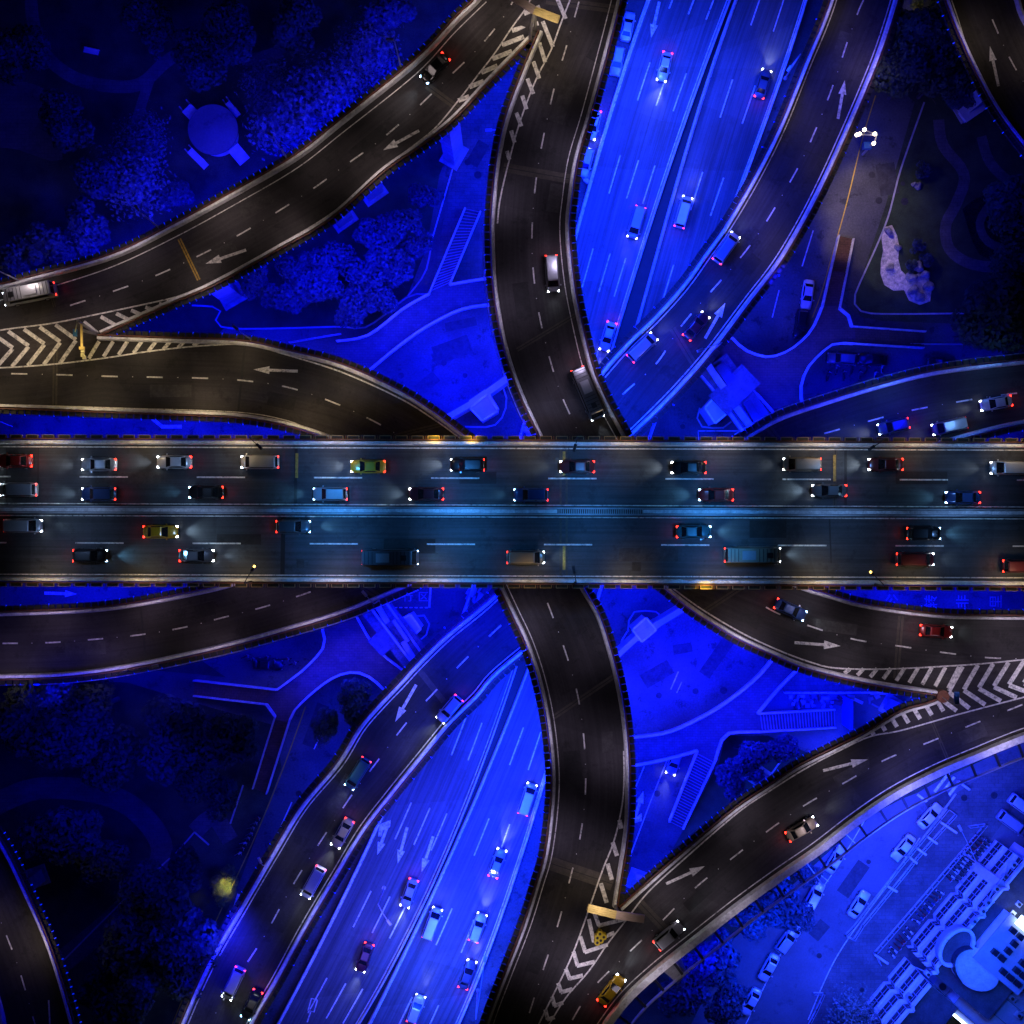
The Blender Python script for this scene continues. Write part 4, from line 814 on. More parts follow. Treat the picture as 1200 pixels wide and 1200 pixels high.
# ------------------------------------------------------------------ vehicles (long axis +x, wheels on z = 0)
def car_proto(kind):
    S = dict(
        sedan=dict(L=4.7, st=[(-2.35, .66, .72), (-2.25, .82, .86), (-1.6, .90, .96), (-.5, .92, .96), (.8, .91, .94), (1.5, .89, .88), (2.1, .82, .78), (2.35, .62, .64)], cb=(-1.75, 1.15, .80), ct=(-1.05, .30, .62), zr=1.46),
        suv=dict(L=4.6, st=[(-2.3, .78, .90), (-2.2, .88, 1.02), (-1.4, .93, 1.08), (0, .94, 1.08), (1.0, .93, 1.04), (1.7, .90, .98), (2.15, .84, .88), (2.3, .70, .74)], cb=(-2.2, 1.15, .83), ct=(-1.85, .40, .68), zr=1.72),
        van=dict(L=5.1, st=[(-2.55, .84, 1.0), (-2.45, .92, 1.1), (-1.2, .95, 1.12), (0, .95, 1.12), (1.2, .95, 1.10), (1.9, .92, 1.0), (2.35, .86, .9), (2.55, .72, .75)], cb=(-2.48, 1.95, .86), ct=(-2.25, 1.15, .74), zr=1.95),
        bus=dict(L=7.6, st=[(-3.8, .98, 1.2), (-3.7, 1.08, 1.35), (-1.5, 1.1, 1.38), (0, 1.1, 1.38), (2.4, 1.1, 1.38), (3.3, 1.08, 1.3), (3.7, 1.0, 1.2), (3.8, .9, 1.0)], cb=(-3.75, 3.6, 1.03), ct=(-3.6, 3.05, .95), zr=2.75))[kind]
    root = empty('car' if kind != 'bus' else 'minibus'); mb = MB(); rows = []
    for x, hw, zt in S['st']:
        ring = [(x, 0, .22), (x, hw * .8, .22), (x, hw * .97, .38), (x, hw, .58), (x, hw * .97, zt * .80), (x, hw * .86, zt * .97), (x, hw * .45, zt * 1.02), (x, 0, zt * 1.03)]
        rows.append(mb.add(ring + [(a, -b, c) for a, b, c in reversed(ring[1:-1])]))
    n = 14
    for a, b in zip(rows, rows[1:]):
        for k in range(n): mb.face((a + k, a + (k + 1) % n, b + (k + 1) % n, b + k))
    mb.face([rows[0] + k for k in range(n)]); mb.face([rows[-1] + k for k in reversed(range(n))])
    body = fix_normals(mb.build('body', CARC['white'], root, smooth=True))
    x0, x1, hb = S['cb']; t0, t1, ht = S['ct']; zr = S['zr']; zb = max(q[2] for q in S['st']) * .93
    B = [(x0, -hb, zb), (x1, -hb, zb), (x1, hb, zb), (x0, hb, zb)]; Tp = [(t0, -ht, zr), (t1, -ht, zr), (t1, ht, zr), (t0, ht, zr)]
    mb = MB(); b = mb.add(B); t = mb.add(Tp)       # pillars carry the roof
    for k in range(4): mb.face((b + k, b + (k + 1) % 4, t + (k + 1) % 4, t + k))
    r0 = mb.add([(t0 + .12, -ht + .1, zr + .05), (t1 - .12, -ht + .1, zr + .05), (t1 - .12, ht - .1, zr + .05), (t0 + .12, ht - .1, zr + .05)])
    for k in range(4): mb.face((t + k, t + (k + 1) % 4, r0 + (k + 1) % 4, r0 + k))
    mb.face((r0, r0 + 1, r0 + 2, r0 + 3)); mb.build('roof', CARC['white'], root)
    Bv = [Vector(q) for q in B]; Tv = [Vector(q) for q in Tp]
    def pane(i, j, nm, u0=.06, u1=.94, v0=.14, v1=.92, off=.015):
        a, c, d, e = Bv[i], Bv[j], Tv[j], Tv[i]; nr = (c - a).cross(e - a).normalized() * off
        f = lambda u, v: (a.lerp(c, u)).lerp(e.lerp(d, u), v) + nr
        m = MB(); k = m.add([f(u0, v0), f(u1, v0), f(u1, v1), f(u0, v1)]); m.face((k, k + 1, k + 2, k + 3)); return m.build(nm, M['glass'], root)
    pane(1, 2, 'windscreen', .05, .95, .10, .96); pane(3, 0, 'rear_window', .07, .93, .16, .94)
    for i, j in ((0, 1), (2, 3)): pane(i, j, 'side_window', .10, .90, .2, .9)
    L2 = S['L'] / 2; hw = S['st'][3][1]
    for sx in (-1, 1):
        for sy in (-1, 1):
            wz = .34 if kind != 'bus' else .42; m = MB(); cx = sx * L2 * .58; cy = sy * (hw - .06)
            m.tube([(cx, cy - .11, wz), (cx, cy + .11, wz)], [wz, wz], 16); wl = m.build('wheel', M['tyre'], root)
            m = MB(); m.tube([(cx, cy + sy * .09, wz), (cx, cy + sy * .125, wz)], [wz * .6, wz * .6], 10); m.build('rim', M['chrome'], wl)
    zf = S['st'][-2][2] * .80; zk = S['st'][1][2] * .86; hl = S['st'][-2][1]
    for sy in (-1, 1):
        m = MB(); m.box((L2 - .16, sy * (hl - .14), zf), (.30, .20, .15)); m.build('headlight', M['hl'], root)
        m = MB(); m.box((-L2 + .11, sy * (hl - .14), zk), (.22, .26, .15)); m.build('taillight', M['tl'], root)
        m = MB(); m.box((x1 - .25, sy * (hw + .09), zb + .12), (.16, .2, .13)); m.build('wing_mirror', CARC['white'], root)
    m = MB(); m.box((L2 - .02, 0, .46), (.12, hl * 1.1, .22)); m.build('bumper', M['darkmetal'], root)
    if kind == 'bus':
        m = MB(); m.box((-.8, 0, zr + .12), (1.8, 1.2, .2)); m.build('roof_unit', CARC['silver'], root); m = MB(); [m.box((x, 0, zr + .07), (.08, 1.7, .06)) for x in (-3.2, -2.7, -2.2, .6, 1.1, 1.6, 2.1, 2.6)]; m.box((2.0, 0, zr + .12), (.7, .7, .12)); m.build('roof_rib', M['darkmetal'], root)
    return root
CP = {k: [car_proto(k), False] for k in ('sedan', 'suv', 'van', 'bus')}
def car(kind, col, px, py, dx, dy, z, label, lights=True, group='moving traffic', hl='hl', beam=(.75, .88, 1.0), pw=1.0, tail=1):
    pr = CP[kind]
    if not pr[1]: o = pr[0]; pr[1] = True
    else: o = copy_tree(pr[0])
    o.location = P(px, py, z) + Vector((0, 0, .02)); ang = math.atan2(-dy, dx); o.rotation_euler = (0, 0, ang)
    tag(o, label, 'minibus' if kind == 'bus' else 'van' if kind == 'van' else 'car', group)
    for ch in o.children:
        st = ch.name.split('.')[0]
        mm = {'body': CARC[col], 'roof': CARC[col], 'wing_mirror': CARC[col], 'headlight': M[hl] if lights else M['chrome'], 'taillight': M['tl'] if (lights and tail) else CARC['red']}.get(st)
        if mm is not None: ch.material_slots[0].link = 'OBJECT'; ch.material_slots[0].material = mm
    if lights:
        u = Vector((math.cos(ang), math.sin(ang), 0)); L2 = {'bus': 3.9}.get(kind, 2.5)
        p = o.location + u * L2 + Vector((0, 0, .75))
        spot(p, p + u * 8 + Vector((0, 0, -.75)), 1000 * pw * random.uniform(.35, 1.1), random.uniform(58, 84), beam, 1.0, .3, 'headlight_beam')
        if tail:
            q = o.location - u * L2 + Vector((0, 0, .9)); spot(q, q - u * 3 + Vector((0, 0, -.8)), 22, 120, (1, .03, .02), .9, .1, 'taillight_beam')
    return o
mu = 'main deck'
CYB = (.20, .60, 1.0)
for kind, col, x, y, lb in [
    ('sedan', 'red', 20, 541, 'red car with orange taillights, leftmost in the top lane of the main deck'), ('sedan', 'silver', 118, 545, 'silver car in the top lane of the main deck, second from the left'),
    ('sedan', 'white', 206, 542, 'white car in the top lane of the main deck, third from the left'), ('van', 'white', 306, 542, 'white van with red taillights in the top lane left of the yellow taxi'),
    ('sedan', 'yellow', 432, 547, 'yellow taxi in the top lane of the main deck'), ('suv', 'black', 548, 545, 'black car in the top lane directly right of the yellow taxi'), ('sedan', 'maroon', 676, 547, 'maroon car in the top lane at the middle joint of the main deck'),
    ('sedan', 'black', 806, 548, 'black car in the top lane, right of the middle joint'), ('van', 'champagne', 938, 544, 'pale gold van in the top lane beside the right-hand joint'), ('sedan', 'maroon', 1036, 544, 'dark red car in the top lane right of the pale gold van'), ('van', 'white', 1180, 548, 'white van in the top lane near the right end of the main deck')]:
    car(kind, col, x, y + (x - 600) * .001, -1, 0, Z_MAIN, lb, pw=1.1)
for kind, col, x, y, lb, c in [
    ('van', 'silver', 24, 574, 'silver van in the second lane at the left end of the main deck', 0), ('suv', 'blue', 118, 579, 'blue car in the second lane below the silver car', 0), ('sedan', 'black', 243, 577, 'black car with red taillights in the second lane below the white car', 1),
    ('suv', 'silver', 388, 579, 'silver car in the second lane below the yellow taxi', 1), ('sedan', 'maroon', 500, 579, 'maroon car in the second lane, left of the blue one', 0), ('suv', 'blue', 622, 580, 'deep blue car in the second lane just left of the middle joint', 1),
    ('sedan', 'red', 838, 580, 'red car in the second lane right of the middle joint', 1), ('sedan', 'grey', 970, 575, 'grey car in the second lane on the right-hand joint', 0), ('sedan', 'blue', 1126, 583, 'dark blue car in the second lane near the right end', 1)]:
    car(kind, col, x, y, -1, 0, Z_MAIN, lb, pw=1.2, beam=CYB if c else (.55, .78, 1), hl='hlb' if c else 'hl')
for kind, col, x, y, lb, c in [
    ('van', 'silver', 30, 616, 'silver van in the third lane at the left end, heading right', 0), ('sedan', 'yellow', 190, 623, 'yellow taxi heading right in the third lane', 0), ('suv', 'grey', 345, 617, 'grey car heading right in the third lane above the long dash', 1), 
    ('sedan', 'teal', 812, 623, 'dark teal car heading right in the third lane', 1), ('suv', 'black', 1080, 625, 'black car heading right in the third lane near the right end', 1),
    ('suv', 'black', 108, 651, 'black car with cyan headlights in the lowest lane, far left', 1), ('sedan', 'grey', 232, 651, 'grey car in the lowest lane below the yellow taxi heading right', 0), ('bus', 'grey', 458, 653, 'dark grey minibus in the lowest lane, left of the middle', 1),
    ('van', 'champagne', 616, 653, 'pale gold van in the lowest lane, just left of the middle joint', 0), ('bus', 'champagne', 880, 650, 'pale gold minibus with red tail in the lowest lane', 0), ('van', 'maroon', 1070, 655, 'maroon van in the lowest lane near the right end', 0), ('suv', 'maroon', 1192, 663, 'maroon car cut by the right edge in the lowest lane', 0)]:
    car(kind, col, x, y, 1, 0, Z_MAIN, lb, pw=1.2, beam=CYB if c else (.55, .78, 1), hl='hlb' if c else 'hl')
for a in [('sedan', 'black', 510, 82, -38, 40, zNW(510, 82), 'black car with cyan headlights on the broad upper left road'), ('bus', 'silver', 38, 346, -50, 10, GW, 'silver minibus near the left end of the broad upper left road'),
    ('van', 'silver', 647, 322, 2, 30, GN, 'silver van on the curved road above the centre'), ('bus', 'grey', 688, 462, 17, 40, GN, 'grey minibus about to pass under the main deck from above'),
    ('van', 'silver', 850, 292, 30, -42, Z_NE, 'silver van on the upper right low road, uppermost'), ('van', 'champagne', 752, 408, 40, -38, Z_NE, 'pale gold van on the upper right low road nearest the centre'), ('sedan', 'maroon', 815, 383, 30, -36, Z_NE, 'maroon car with red taillights before the painted arrow'),
    ('sedan', 'white', 1165, 473, -40, 7, Z_EW, 'white car on the right-hand blue-lit road'), ('van', 'champagne', 1110, 500, -40, 9, Z_EW, 'pale gold van partly under the edge of the main deck at right'), ('suv', 'grey', 1045, 500, -40, 9, Z_EW, 'grey car just below the short dashes of the right-hand road'),
    ('suv', 'silver', 527, 830, -30, 35, Z_NE, 'silver car on the lower left low road nearest the centre'), ('van', 'teal', 420, 905, -24, 38, Z_NE, 'teal van with a pink tail on the lower left low road'), ('sedan', 'champagne', 402, 975, -22, 40, Z_NE, 'pale gold car second from the top edge on the lower left low road'),
    ('van', 'white', 368, 1032, -22, 40, Z_NE, 'white van with red taillights on the lower left low road'), ('van', 'silver', 275, 1150, -20, 42, Z_NE, 'silver van at the bottom of the lower left low road'), ('sedan', 'black', 296, 1175, -20, 42, Z_NE, 'black car squeezed by the parapet at the bottom left'),
    ('sedan', 'champagne', 938, 970, 42, -24, zSE(938, 970), 'pale gold car on the lower right curved road'), ('suv', 'silver', 783, 1094, 36, -30, zSE(783, 1094), 'silver car hugging the wide parapet at lower right'), ('sedan', 'yellow', 716, 1158, 30, -38, zSE(716, 1158), 'yellow taxi low on the lower right curved road'),
    ('sedan', 'blue', 925, 714, 40, 18, GW, 'dark blue car on the road just below the main deck at right'), ('sedan', 'red', 1095, 739, 42, 3, GW, 'red car on the curved road at the right edge'),
    ('sedan', 'white', 778, 80, -8, 34, .02, 'white car coming down the blue motorway at the top'), ('van', 'silver', 745, 262, -10, 34, .02, 'silver van on the upper part of the blue motorway'), ('sedan', 'white', 712, 395, -10, 34, .02, 'white car on the motorway just above the crossing'), ('sedan', 'grey', 893, 100, 10, -34, .02, 'grey car going up the far right lane of the motorway'), ('van', 'white', 800, 250, 10, -34, .02, 'white van climbing beside the dark gap of the motorway'),
    ('sedan', 'silver', 480, 1045, -14, 40, .02, 'silver car with pink taillights in the left half of the lower motorway'), ('sedan', 'maroon', 428, 1120, -14, 40, .02, 'maroon car in the far left lane of the lower motorway'), ('van', 'white', 618, 935, 13, -40, .02, 'white van in the right half of the lower motorway, highest one'),
    ('van', 'white', 507, 1080, 14, -38, .02, 'white van beside the gap in the lower motorway'), ('suv', 'white', 560, 1085, 13, -38, .02, 'white car between two lanes of the lower motorway'), ('sedan', 'silver', 583, 1010, 13, -38, .02, 'silver car in the outer lane of the lower motorway'), ('suv', 'white', 488, 1180, 14, -38, .02, 'white car at the bottom edge of the lower motorway'), ('sedan', 'grey', 548, 1140, 13, -38, .02, 'grey car low in the outer lane of the lower motorway'),
    ('sedan', 'white', 695, 148, -8, 34, .02, 'white car with lit headlights in the narrow side street at the top'), ('sedan', 'silver', 790, 890, -10, 30, .02, 'silver car on the blue street below the big pier, lower right')]:
    kw = dict(zip(('kind', 'col', 'px', 'py', 'dx', 'dy', 'z', 'label'), a)); car(**kw, pw=.8, hl='hlb' if a[1] in ('black', 'blue', 'teal') else 'hl')
G2 = 'parked and waiting cars'
for a in [('sedan', 'white', 735, 33, 6, -30, .02, 'white car with dark rear window waiting at the top of the side street'), ('suv', 'silver', 723, 74, -6, 30, .02, 'silver car behind the white one in the side street'), ('suv', 'white', 686, 192, -8, 30, .02, 'white car half hidden by clutter in the side street'),
    ('sedan', 'white', 945, 346, -4, 30, .02, 'white patrol car standing beside the footbridge railing at upper right'), ('suv', 'black', 937, 381, -4, 30, .02, 'black car behind the white one by the footbridge railing'), ('suv', 'grey', 985, 421, -30, -2, .02, 'grey car parked under the red stair, left one'), ('sedan', 'black', 1021, 422, -30, -2, .02, 'black car parked under the red stair, right one'), ('sedan', 'black', 1102, 428, -30, -3, .02, 'black car with small lights near the road under the big tree'),
    ('sedan', 'black', 315, 778, 30, 1, .02, 'black car among the scooters below the left curved road'),
    ('sedan', 'white', 1088, 955, 30, -32, .02, 'white car beside the zebra crossing at lower right'), ('sedan', 'white', 1057, 992, -28, 34, .02, 'white car alongside the fenced planting, below the zebra crossing one'), ('sedan', 'white', 1005, 1058, 22, -34, .02, 'white car in the middle of the lower right street'),
    ('sedan', 'white', 978, 1006, 20, -32, .02, 'white car at the kerb under the wide parapet, uppermost of the parked row'), ('suv', 'white', 953, 1048, 18, -34, .02, 'white car parked second in the row, above the leafy trees'), ('sedan', 'white', 936, 1080, 18, -34, .02, 'white car half covered by twigs in the parked row'), ('suv', 'silver', 921, 1100, 22, -30, .02, 'silver car almost hidden under the leafy tree'),
    ('sedan', 'white', 900, 1132, -20, 36, .02, 'white car parked below the tree, second from the bottom of the row'), ('sedan', 'white', 879, 1172, -20, 36, .02, 'white car parked last in the row near the bottom edge'), ('van', 'silver', 1184, 963, 30, 22, .02, 'silver van nosing out beside the ribbed building'), ('van', 'white', 1197, 944, 30, 22, .02, 'white van cut by the right edge next to the silver one')]:
    kw = dict(zip(('kind', 'col', 'px', 'py', 'dx', 'dy', 'z', 'label'), a)); car(**kw, lights=False, group=G2)

# scooters
def scooter_proto():
    r_ = empty('scooter'); m = MB(); m.tube([(-.65, -.05, .27), (-.65, .05, .27)], .27, 12); m.build('wheel', M['tyre'], r_); m = MB(); m.tube([(.65, -.05, .27), (.65, .05, .27)], .27, 12); m.build('wheel', M['tyre'], r_)
    m = MB(); m.box((-.35, 0, .62), (.75, .30, .28), taper=.8); m.box((.05, 0, .35), (.6, .26, .08)); m.bar((.35, 0, .35), (.5, 0, .95), .24, .1); m.build('body', CARC['silver'], r_)
    m = MB(); m.tube([(.42, -.34, 1.02), (.5, 0, .98), (.42, .34, 1.02)], .03, 6); m.build('handlebar', M['metal'], r_); m = MB(); m.box((-.35, 0, .80), (.62, .24, .08)); m.build('seat', M['tyre'], r_); m = MB(); m.box((.6, 0, .86), (.08, .14, .12)); m.build('headlight', M['chrome'], r_)
    return r_
sp = scooter_proto(); first = True
rows = [('scooter in the long rack beside the ribbed building', [(1148 - 3.2 * i, 980 + 4.0 * i) for i in range(13)], -40, 'white'), ('scooter in the second rack row nearer the ribbed building', [(1157 - 3.2 * i, 986 + 4.0 * i) for i in range(12)], -38, 'silver'),
        ('scooter in the loose group at the lower end of the rack', [(1064 - 3.4 * i, 1090 + 4.4 * i) for i in range(7)], -45, 'white'), ('scooter in the packed middle of the rack', [(1100 - 3.4 * i, 1044 + 4.2 * i) for i in range(9)], -35, 'blue'),
        ('scooter parked by the red stair under the upper right road', [(970 + 9 * i, 440 - (i % 2) * 7) for i in range(8)], 80, 'black'), ('scooter waiting below the curved road at lower left', [(288 + 8 * i, 768 + (i * 5) % 13) for i in range(8)], 10, 'blue'),
        ('scooter in the row by the foot of the red stair at lower left', [(302 - 3 * i, 958 + 6 * i) for i in range(8)], 20, 'grey'), ('scooter on the pavement near the pale litter, upper left', [(592 + (i % 2) * 4, 222 + 5 * i) for i in range(4)], 15, 'black')]
for lb, ps, an, c in rows:
    for i, (x, y) in enumerate(ps):
        o = sp if first else copy_tree(sp); first = False
        o.location = P(x + random.uniform(-.8, .8), y + random.uniform(-.8, .8), .03); o.rotation_euler = (0, 0, R(an + random.uniform(-14, 14))); tag(o, lb, 'scooter', lb.replace('scooter', 'scooters'))
        for ch in o.children:
            if ch.name.startswith('body'): ch.material_slots[0].link = 'OBJECT'; ch.material_slots[0].material = CARC[random.choice([c, c, 'grey', 'red', 'white'])]

# ------------------------------------------------------------------ lamp posts
def lamp_post(foot, head, z0, h, label, lit=0, name='lamp_post', col='metal', dbl=False, grp='lamp posts along the roads', armh=1.0):
    """foot and head are plan points: foot at height z0, head seen at z0+h"""
    r_ = empty(name, P(*foot, z0)); tag(r_, label, 'lamp post', grp); p0 = P(*foot, z0); ph = P(*head, z0 + h)
    top = p0 + Vector((0, 0, h - armh)); m = MB(); m.tube([p0, p0 + Vector((0, 0, .8)), top], [.16, .13, .08], 8); m.build('pole', M[col], r_)
    m = MB(); m.tube([top, top.lerp(ph, .4) + Vector((0, 0, armh * .35)), ph], [.08, .06, .05], 6); m.build('arm', M[col], r_)
    d = (ph - top); d.z = 0; d = d.normalized() if d.length > .05 else Vector((0, 1, 0)); m = MB(); Mx = Matrix(((d.x, -d.y, 0), (d.y, d.x, 0), (0, 0, 1)))
    m.box(ph + d * .2, (1.0, .42, .16), Mx, taper=.7); hd = m.build('lamp_head', M['darkmetal' if col == 'darkmetal' else 'metal'], r_)
    m = MB(); m.box(ph + d * .2 - Vector((0, 0, .10)), (.7, .3, .05), Mx); m.build('lamp_lens', M['lampw'], hd); 
    if lit: m = MB(); m.box(ph + d * .45 + Vector((0, 0, .11)), (.28, .28, .06), Mx); m.build('beacon', M['lampy'], hd)
    m = MB(); m.tube([p0, p0 + Vector((0, 0, .35))], [.3, .3], 8); m.build('foot', M[col], r_); rebase(r_)
    for c in r_.children:
        for g2 in c.children: g2.matrix_parent_inverse = Matrix.Identity(4)
    return r_
for f, hd, z, h, lb, lt, c in [
    ((302, 515), (302, 522), Z_MAIN, 6, 'dark lamp post on the upper parapet of the main deck, left one', 0, 'darkmetal'), ((674, 516), (674, 523), Z_MAIN, 6, 'dark lamp post on the upper parapet of the main deck, middle one', 0, 'darkmetal'), ((1023, 517), (1023, 524), Z_MAIN, 6, 'dark lamp post on the upper parapet of the main deck, right one', 0, 'darkmetal'),
    ((296, 681), (296, 667), Z_MAIN, 6, 'lamp post with a yellow light on the lower parapet of the main deck, left one', 1, 'darkmetal'), ((673, 682), (673, 669), Z_MAIN, 6, 'dark unlit lamp post on the lower parapet of the main deck, middle one', 0, 'darkmetal'), ((1023, 684), (1023, 673), Z_MAIN, 6, 'lamp post with a yellow light on the lower parapet of the main deck, right one', 1, 'darkmetal'),
    ((25, 330), (-3, 313), GW, 10, 'pale lamp post on the broad left road, nearest the left edge', 0, 'metal'), ((188, 268), (161, 245), GW, 10, 'pale lamp post leaning over the park, below the pavilion', 0, 'metal'), ((336, 185), (318, 158), 19.5, 10, 'pale lamp post beside the bright feathery tree', 0, 'metal'), ((470, 79), (458, 46), 21, 10, 'pale lamp post on the broad road near its top', 0, 'metal'),
    ((295, 398), (277, 385), GW, 6, 'pale lamp post on the left curved road above the left arrow', 0, 'metal'), ((1172, 428), (1143, 427), Z_EW, 7, 'bright lamp post on the right-hand road below the dark tree', 0, 'metal'), ((150, 785), (180, 781), Z_EW, 6, 'bluish lamp post on the lower left curved road', 0, 'metal'), ((920, 92), (926, 79), 2, 11, 'lamp post with a cross arm beside the motorway at the top', 0, 'metal'),
    ((318, 1003), (305, 1010), Z_NE, 6, 'lamp post on the parapet of the lower left low road', 0, 'metal'), ((585, 182), (574, 152), .02, 13, 'tall lamp post on the pavement left of the curved road', 0, 'metal'), ((560, 1160), (568, 1125), .02, 12, 'lamp post beside the lower motorway, right side', 0, 'metal'), ((450, 1040), (455, 1080), Z_NE - 6, 9, 'lamp post between the low road and the lower motorway', 0, 'metal'),
    ((950, 1020), (942, 1007), .02, 9, 'lamp post in the trees by the parked cars', 0, 'metal'), ((445, 703), (428, 697), Z_EW, 8, 'white lamp head over the lower left road near the pier head', 0, 'metal'), ((838, 408), (822, 410), Z_NE, 7, 'blue-tinted lamp post at the grey gangway', 0, 'metal'), ((1130, 1000), (1126, 972), .02, 6, 'thin lamp post at the head of the scooter rack', 0, 'metal')]:
    lamp_post(f, hd, z, h, lb, lt, col=c)
# cluster mast by the park road with five lit heads
r_ = empty('floodlight_mast', P(1011, 181, 0)); tag(r_, 'tall mast with five glowing white lamp heads beside the park road', 'floodlight mast')
p0 = P(1011, 181, .02); pt = P(1029, 157, 14); m = MB(); m.tube([p0, Vector((p0.x, p0.y, 6)).lerp(pt, .3), pt], [.2, .17, .1], 8); m.build('pole', M['metal'], r_)
for hx, hy in ((1013, 152), (1007, 157), (1004, 158), (1025, 157), (1024, 168)):
    ph = P(hx, hy, 13.5); m = MB(); m.tube([pt - Vector((0, 0, .6)), ph], [.09, .07], 6); m.build('arm', M['wall'], r_); m = MB(); m.tube([ph + Vector((0, 0, -.1)), ph + Vector((0, 0, .3))], [.26, .2], 10); m.build('lamp_head', M['lampw'], r_)
m = MB(); m.box(P(1016, 171, 5), (1.2, 1.0, .9)); m.build('control_box', M['blueplate'], r_); rebase(r_)
spot(P(1006, 170, 12), P(1016, 245, 0), 4600, 74, (1, .76, .62), .8, .6); area(1020, 175, 11, 160, 1.5, (1, .82, .6))

# sign gantries on the three gores
def gantry(label, base, z, h, a, c, b, panels, legs):
    r_ = empty('sign_gantry', P(*base, z)); tag(r_, label, 'sign gantry', 'sign gantries on the gores')
    for i, (q0, q1, mm) in enumerate(((a, c, panels[0]), (c, b, panels[1]))):
        A, B = P(*q0, z + h), P(*q1, z + h); m = MB()
        for k in (-1, -.33, .33, 1):
            nrm = (B - A).cross(Vector((0, 0, 1))).normalized() * .42 * k; m.bar(A + nrm, B + nrm, .24, .22)
        for k in range(5): p = A.lerp(B, k / 4); m.bar(p - Vector((0, 0, .25)) + nrm, p - Vector((0, 0, .25)) - nrm, .12, .1)
        m.build('gantry_beam', M[mm], r_)
    for q in legs:
        m = MB(); p = P(*q, z); t = P(*c, z + h); m.tube([p, Vector((p.x, p.y, z + h * .4)).lerp(t, .25), t - Vector((0, 0, .3))], [.26, .22, .2], 8); m.build('leg', M['panel'], r_)
    rebase(r_); return r_
M['beamy'] = mat('cream gantry steel', (.50, .40, .24), .6, var=.15)
M['beamp'] = mat('grey violet gantry steel', (.36, .29, .42), .6, var=.1)
gantry('cantilever sign gantry, half violet and half cream, at the top gore', (625, 40), GN, 7, (597, -6), (626, 12), (655, 23), ('beamp', 'beamy'), [(621, 48), (627, 36)])
gantry('cantilever sign gantry, half cream and half violet, at the bottom gore', (722, 1066), GN, 7, (689, 1064), (722, 1072), (755, 1077), ('beamy', 'beamp'), [(721, 1060), (724, 1066)])
r_ = empty('camera_gantry', P(116, 393, GW)); tag(r_, 'thin mast with a long cream camera arm standing on the left gore', 'camera mast')
b0, t1 = P(115, 392, GW), P(96, 387, GW + 6)
for q0, q1, w_, mm, nm in ((b0, P(91, 376, GW + 7), .3, 'panel', 'pole'), (P(91, 376, GW + 7), P(88, 389, GW + 6.6), .12, 'metal', 'arm'), (b0, t1, .35, 'panel', 'pole'), (t1 + Vector((0, .9, .2)), P(96, 408, GW + 6.2), .26, 'beamy', 'camera_arm'), (P(93, 408, GW + 6.4), P(99, 408, GW + 6.4), .4, 'beamy', 'crossbar')):
    m = MB(); m.bar(q0, q1, w_); m.build(nm, M[mm], r_)
for x, y in ((97, 411), (97, 416), (99, 419)): m = MB(); m.box(P(x, y, GW + 6.1), (.45, .5, .4)); m.build('camera_head', M['wall'], r_)
m = MB(); m.box(P(88, 390, GW + 6.4), (.5, 1.0, .4)); m.build('beacon_box', M['blueplate'], r_); rebase(r_)
r_ = empty('road_sign', P(1104, 816, GW)); tag(r_, 'small blue sign on a bent pole at the tip of the right gore', 'road sign'); m = MB(); m.tube([P(1103, 816, GW), P(1110, 821, GW + 4), P(1119, 824, GW + 5)], .09, 6); m.build('pole', M['panel'], r_); m = MB(); m.box(P(1121, 818, GW + 4.6), (.7, 1.7, .3)); m.build('sign_board', M['blueplate'], r_)
m = MB(); m.tube([P(1102, 815, GW), P(1102, 815, GW) + Vector((0, 0, 1.2))], [.9, .9], 14); m.build('crash_cushion', M['rust'], r_); rebase(r_)
# yellow crash barrels
bp = empty('crash_barrel'); m = MB(); m.tube([(0, 0, 0), (0, 0, .5), (0, 0, .95)], [.44, .47, .42], 16); m.build('drum', M['plasticy'], bp); m = MB(); m.tube([(0, 0, .95), (0, 0, 1.0)], [.2, .17], 10); m.build('lid', M['darkmetal'], bp)
for i, (x, y, lb) in enumerate([(702.5, 1092, 'yellow crash barrel at the tip of the gore cluster, uppermost'), (707, 1095.5, 'yellow crash barrel on the right of the gore cluster'), (703.5, 1099.5, 'yellow crash barrel low in the middle of the gore cluster'), (699.5, 1102, 'yellow crash barrel lowest in the gore cluster'), (699.5, 1096.5, 'faded crash barrel on the left of the gore cluster')]):
    o = bp if i == 0 else copy_tree(bp); o.location = P(x, y, GN + .03); tag(o, lb, 'crash barrel', 'crash barrels on the gore')

# ------------------------------------------------------------------ pavilion, park paths, rockery
r_ = empty('pavilion', P(256, 160, 0)); tag(r_, 'round flat pavilion with four small slab roofs around it in the dark park', 'pavilion'); c0 = P(256, 160, 0); m = MB()
m.tube([c0, c0 + Vector((0, 0, 3.2))], [3.2, 3.2], 40); m.build('drum_wall', M['wall'], r_); m = MB(); m.tube([c0 + Vector((0, 0, 3.2)), c0 + Vector((0, 0, 3.6)), c0 + Vector((0, 0, 3.9))], [3.9, 3.9, .2], 48); m.build('round_roof', M['lot'], r_)
for x, y, lx, ly, an in ((224, 132, 1.9, 2.1, 45), (273, 128, 2.7, .9, -50), (232, 186, 3.7, 1.1, -45), (280, 181, 2.0, 2.9, 40)):
    m = MB(); Mx = Matrix.Rotation(R(an), 3, 'Z'); m.box(P(x, y, 2.7), (lx, ly, .25), Mx); m.build('slab_roof', M['kerb'], r_)
    m = MB(); [m.box(P(x, y, 0) + Mx @ Vector((sx * lx * .4, sy * ly * .4, 1.3)), (.2, .2, 2.6), Mx) for sx in (-1, 1) for sy in (-1, 1)]; m.build('posts', M['pier'], r_)
rebase(r_)
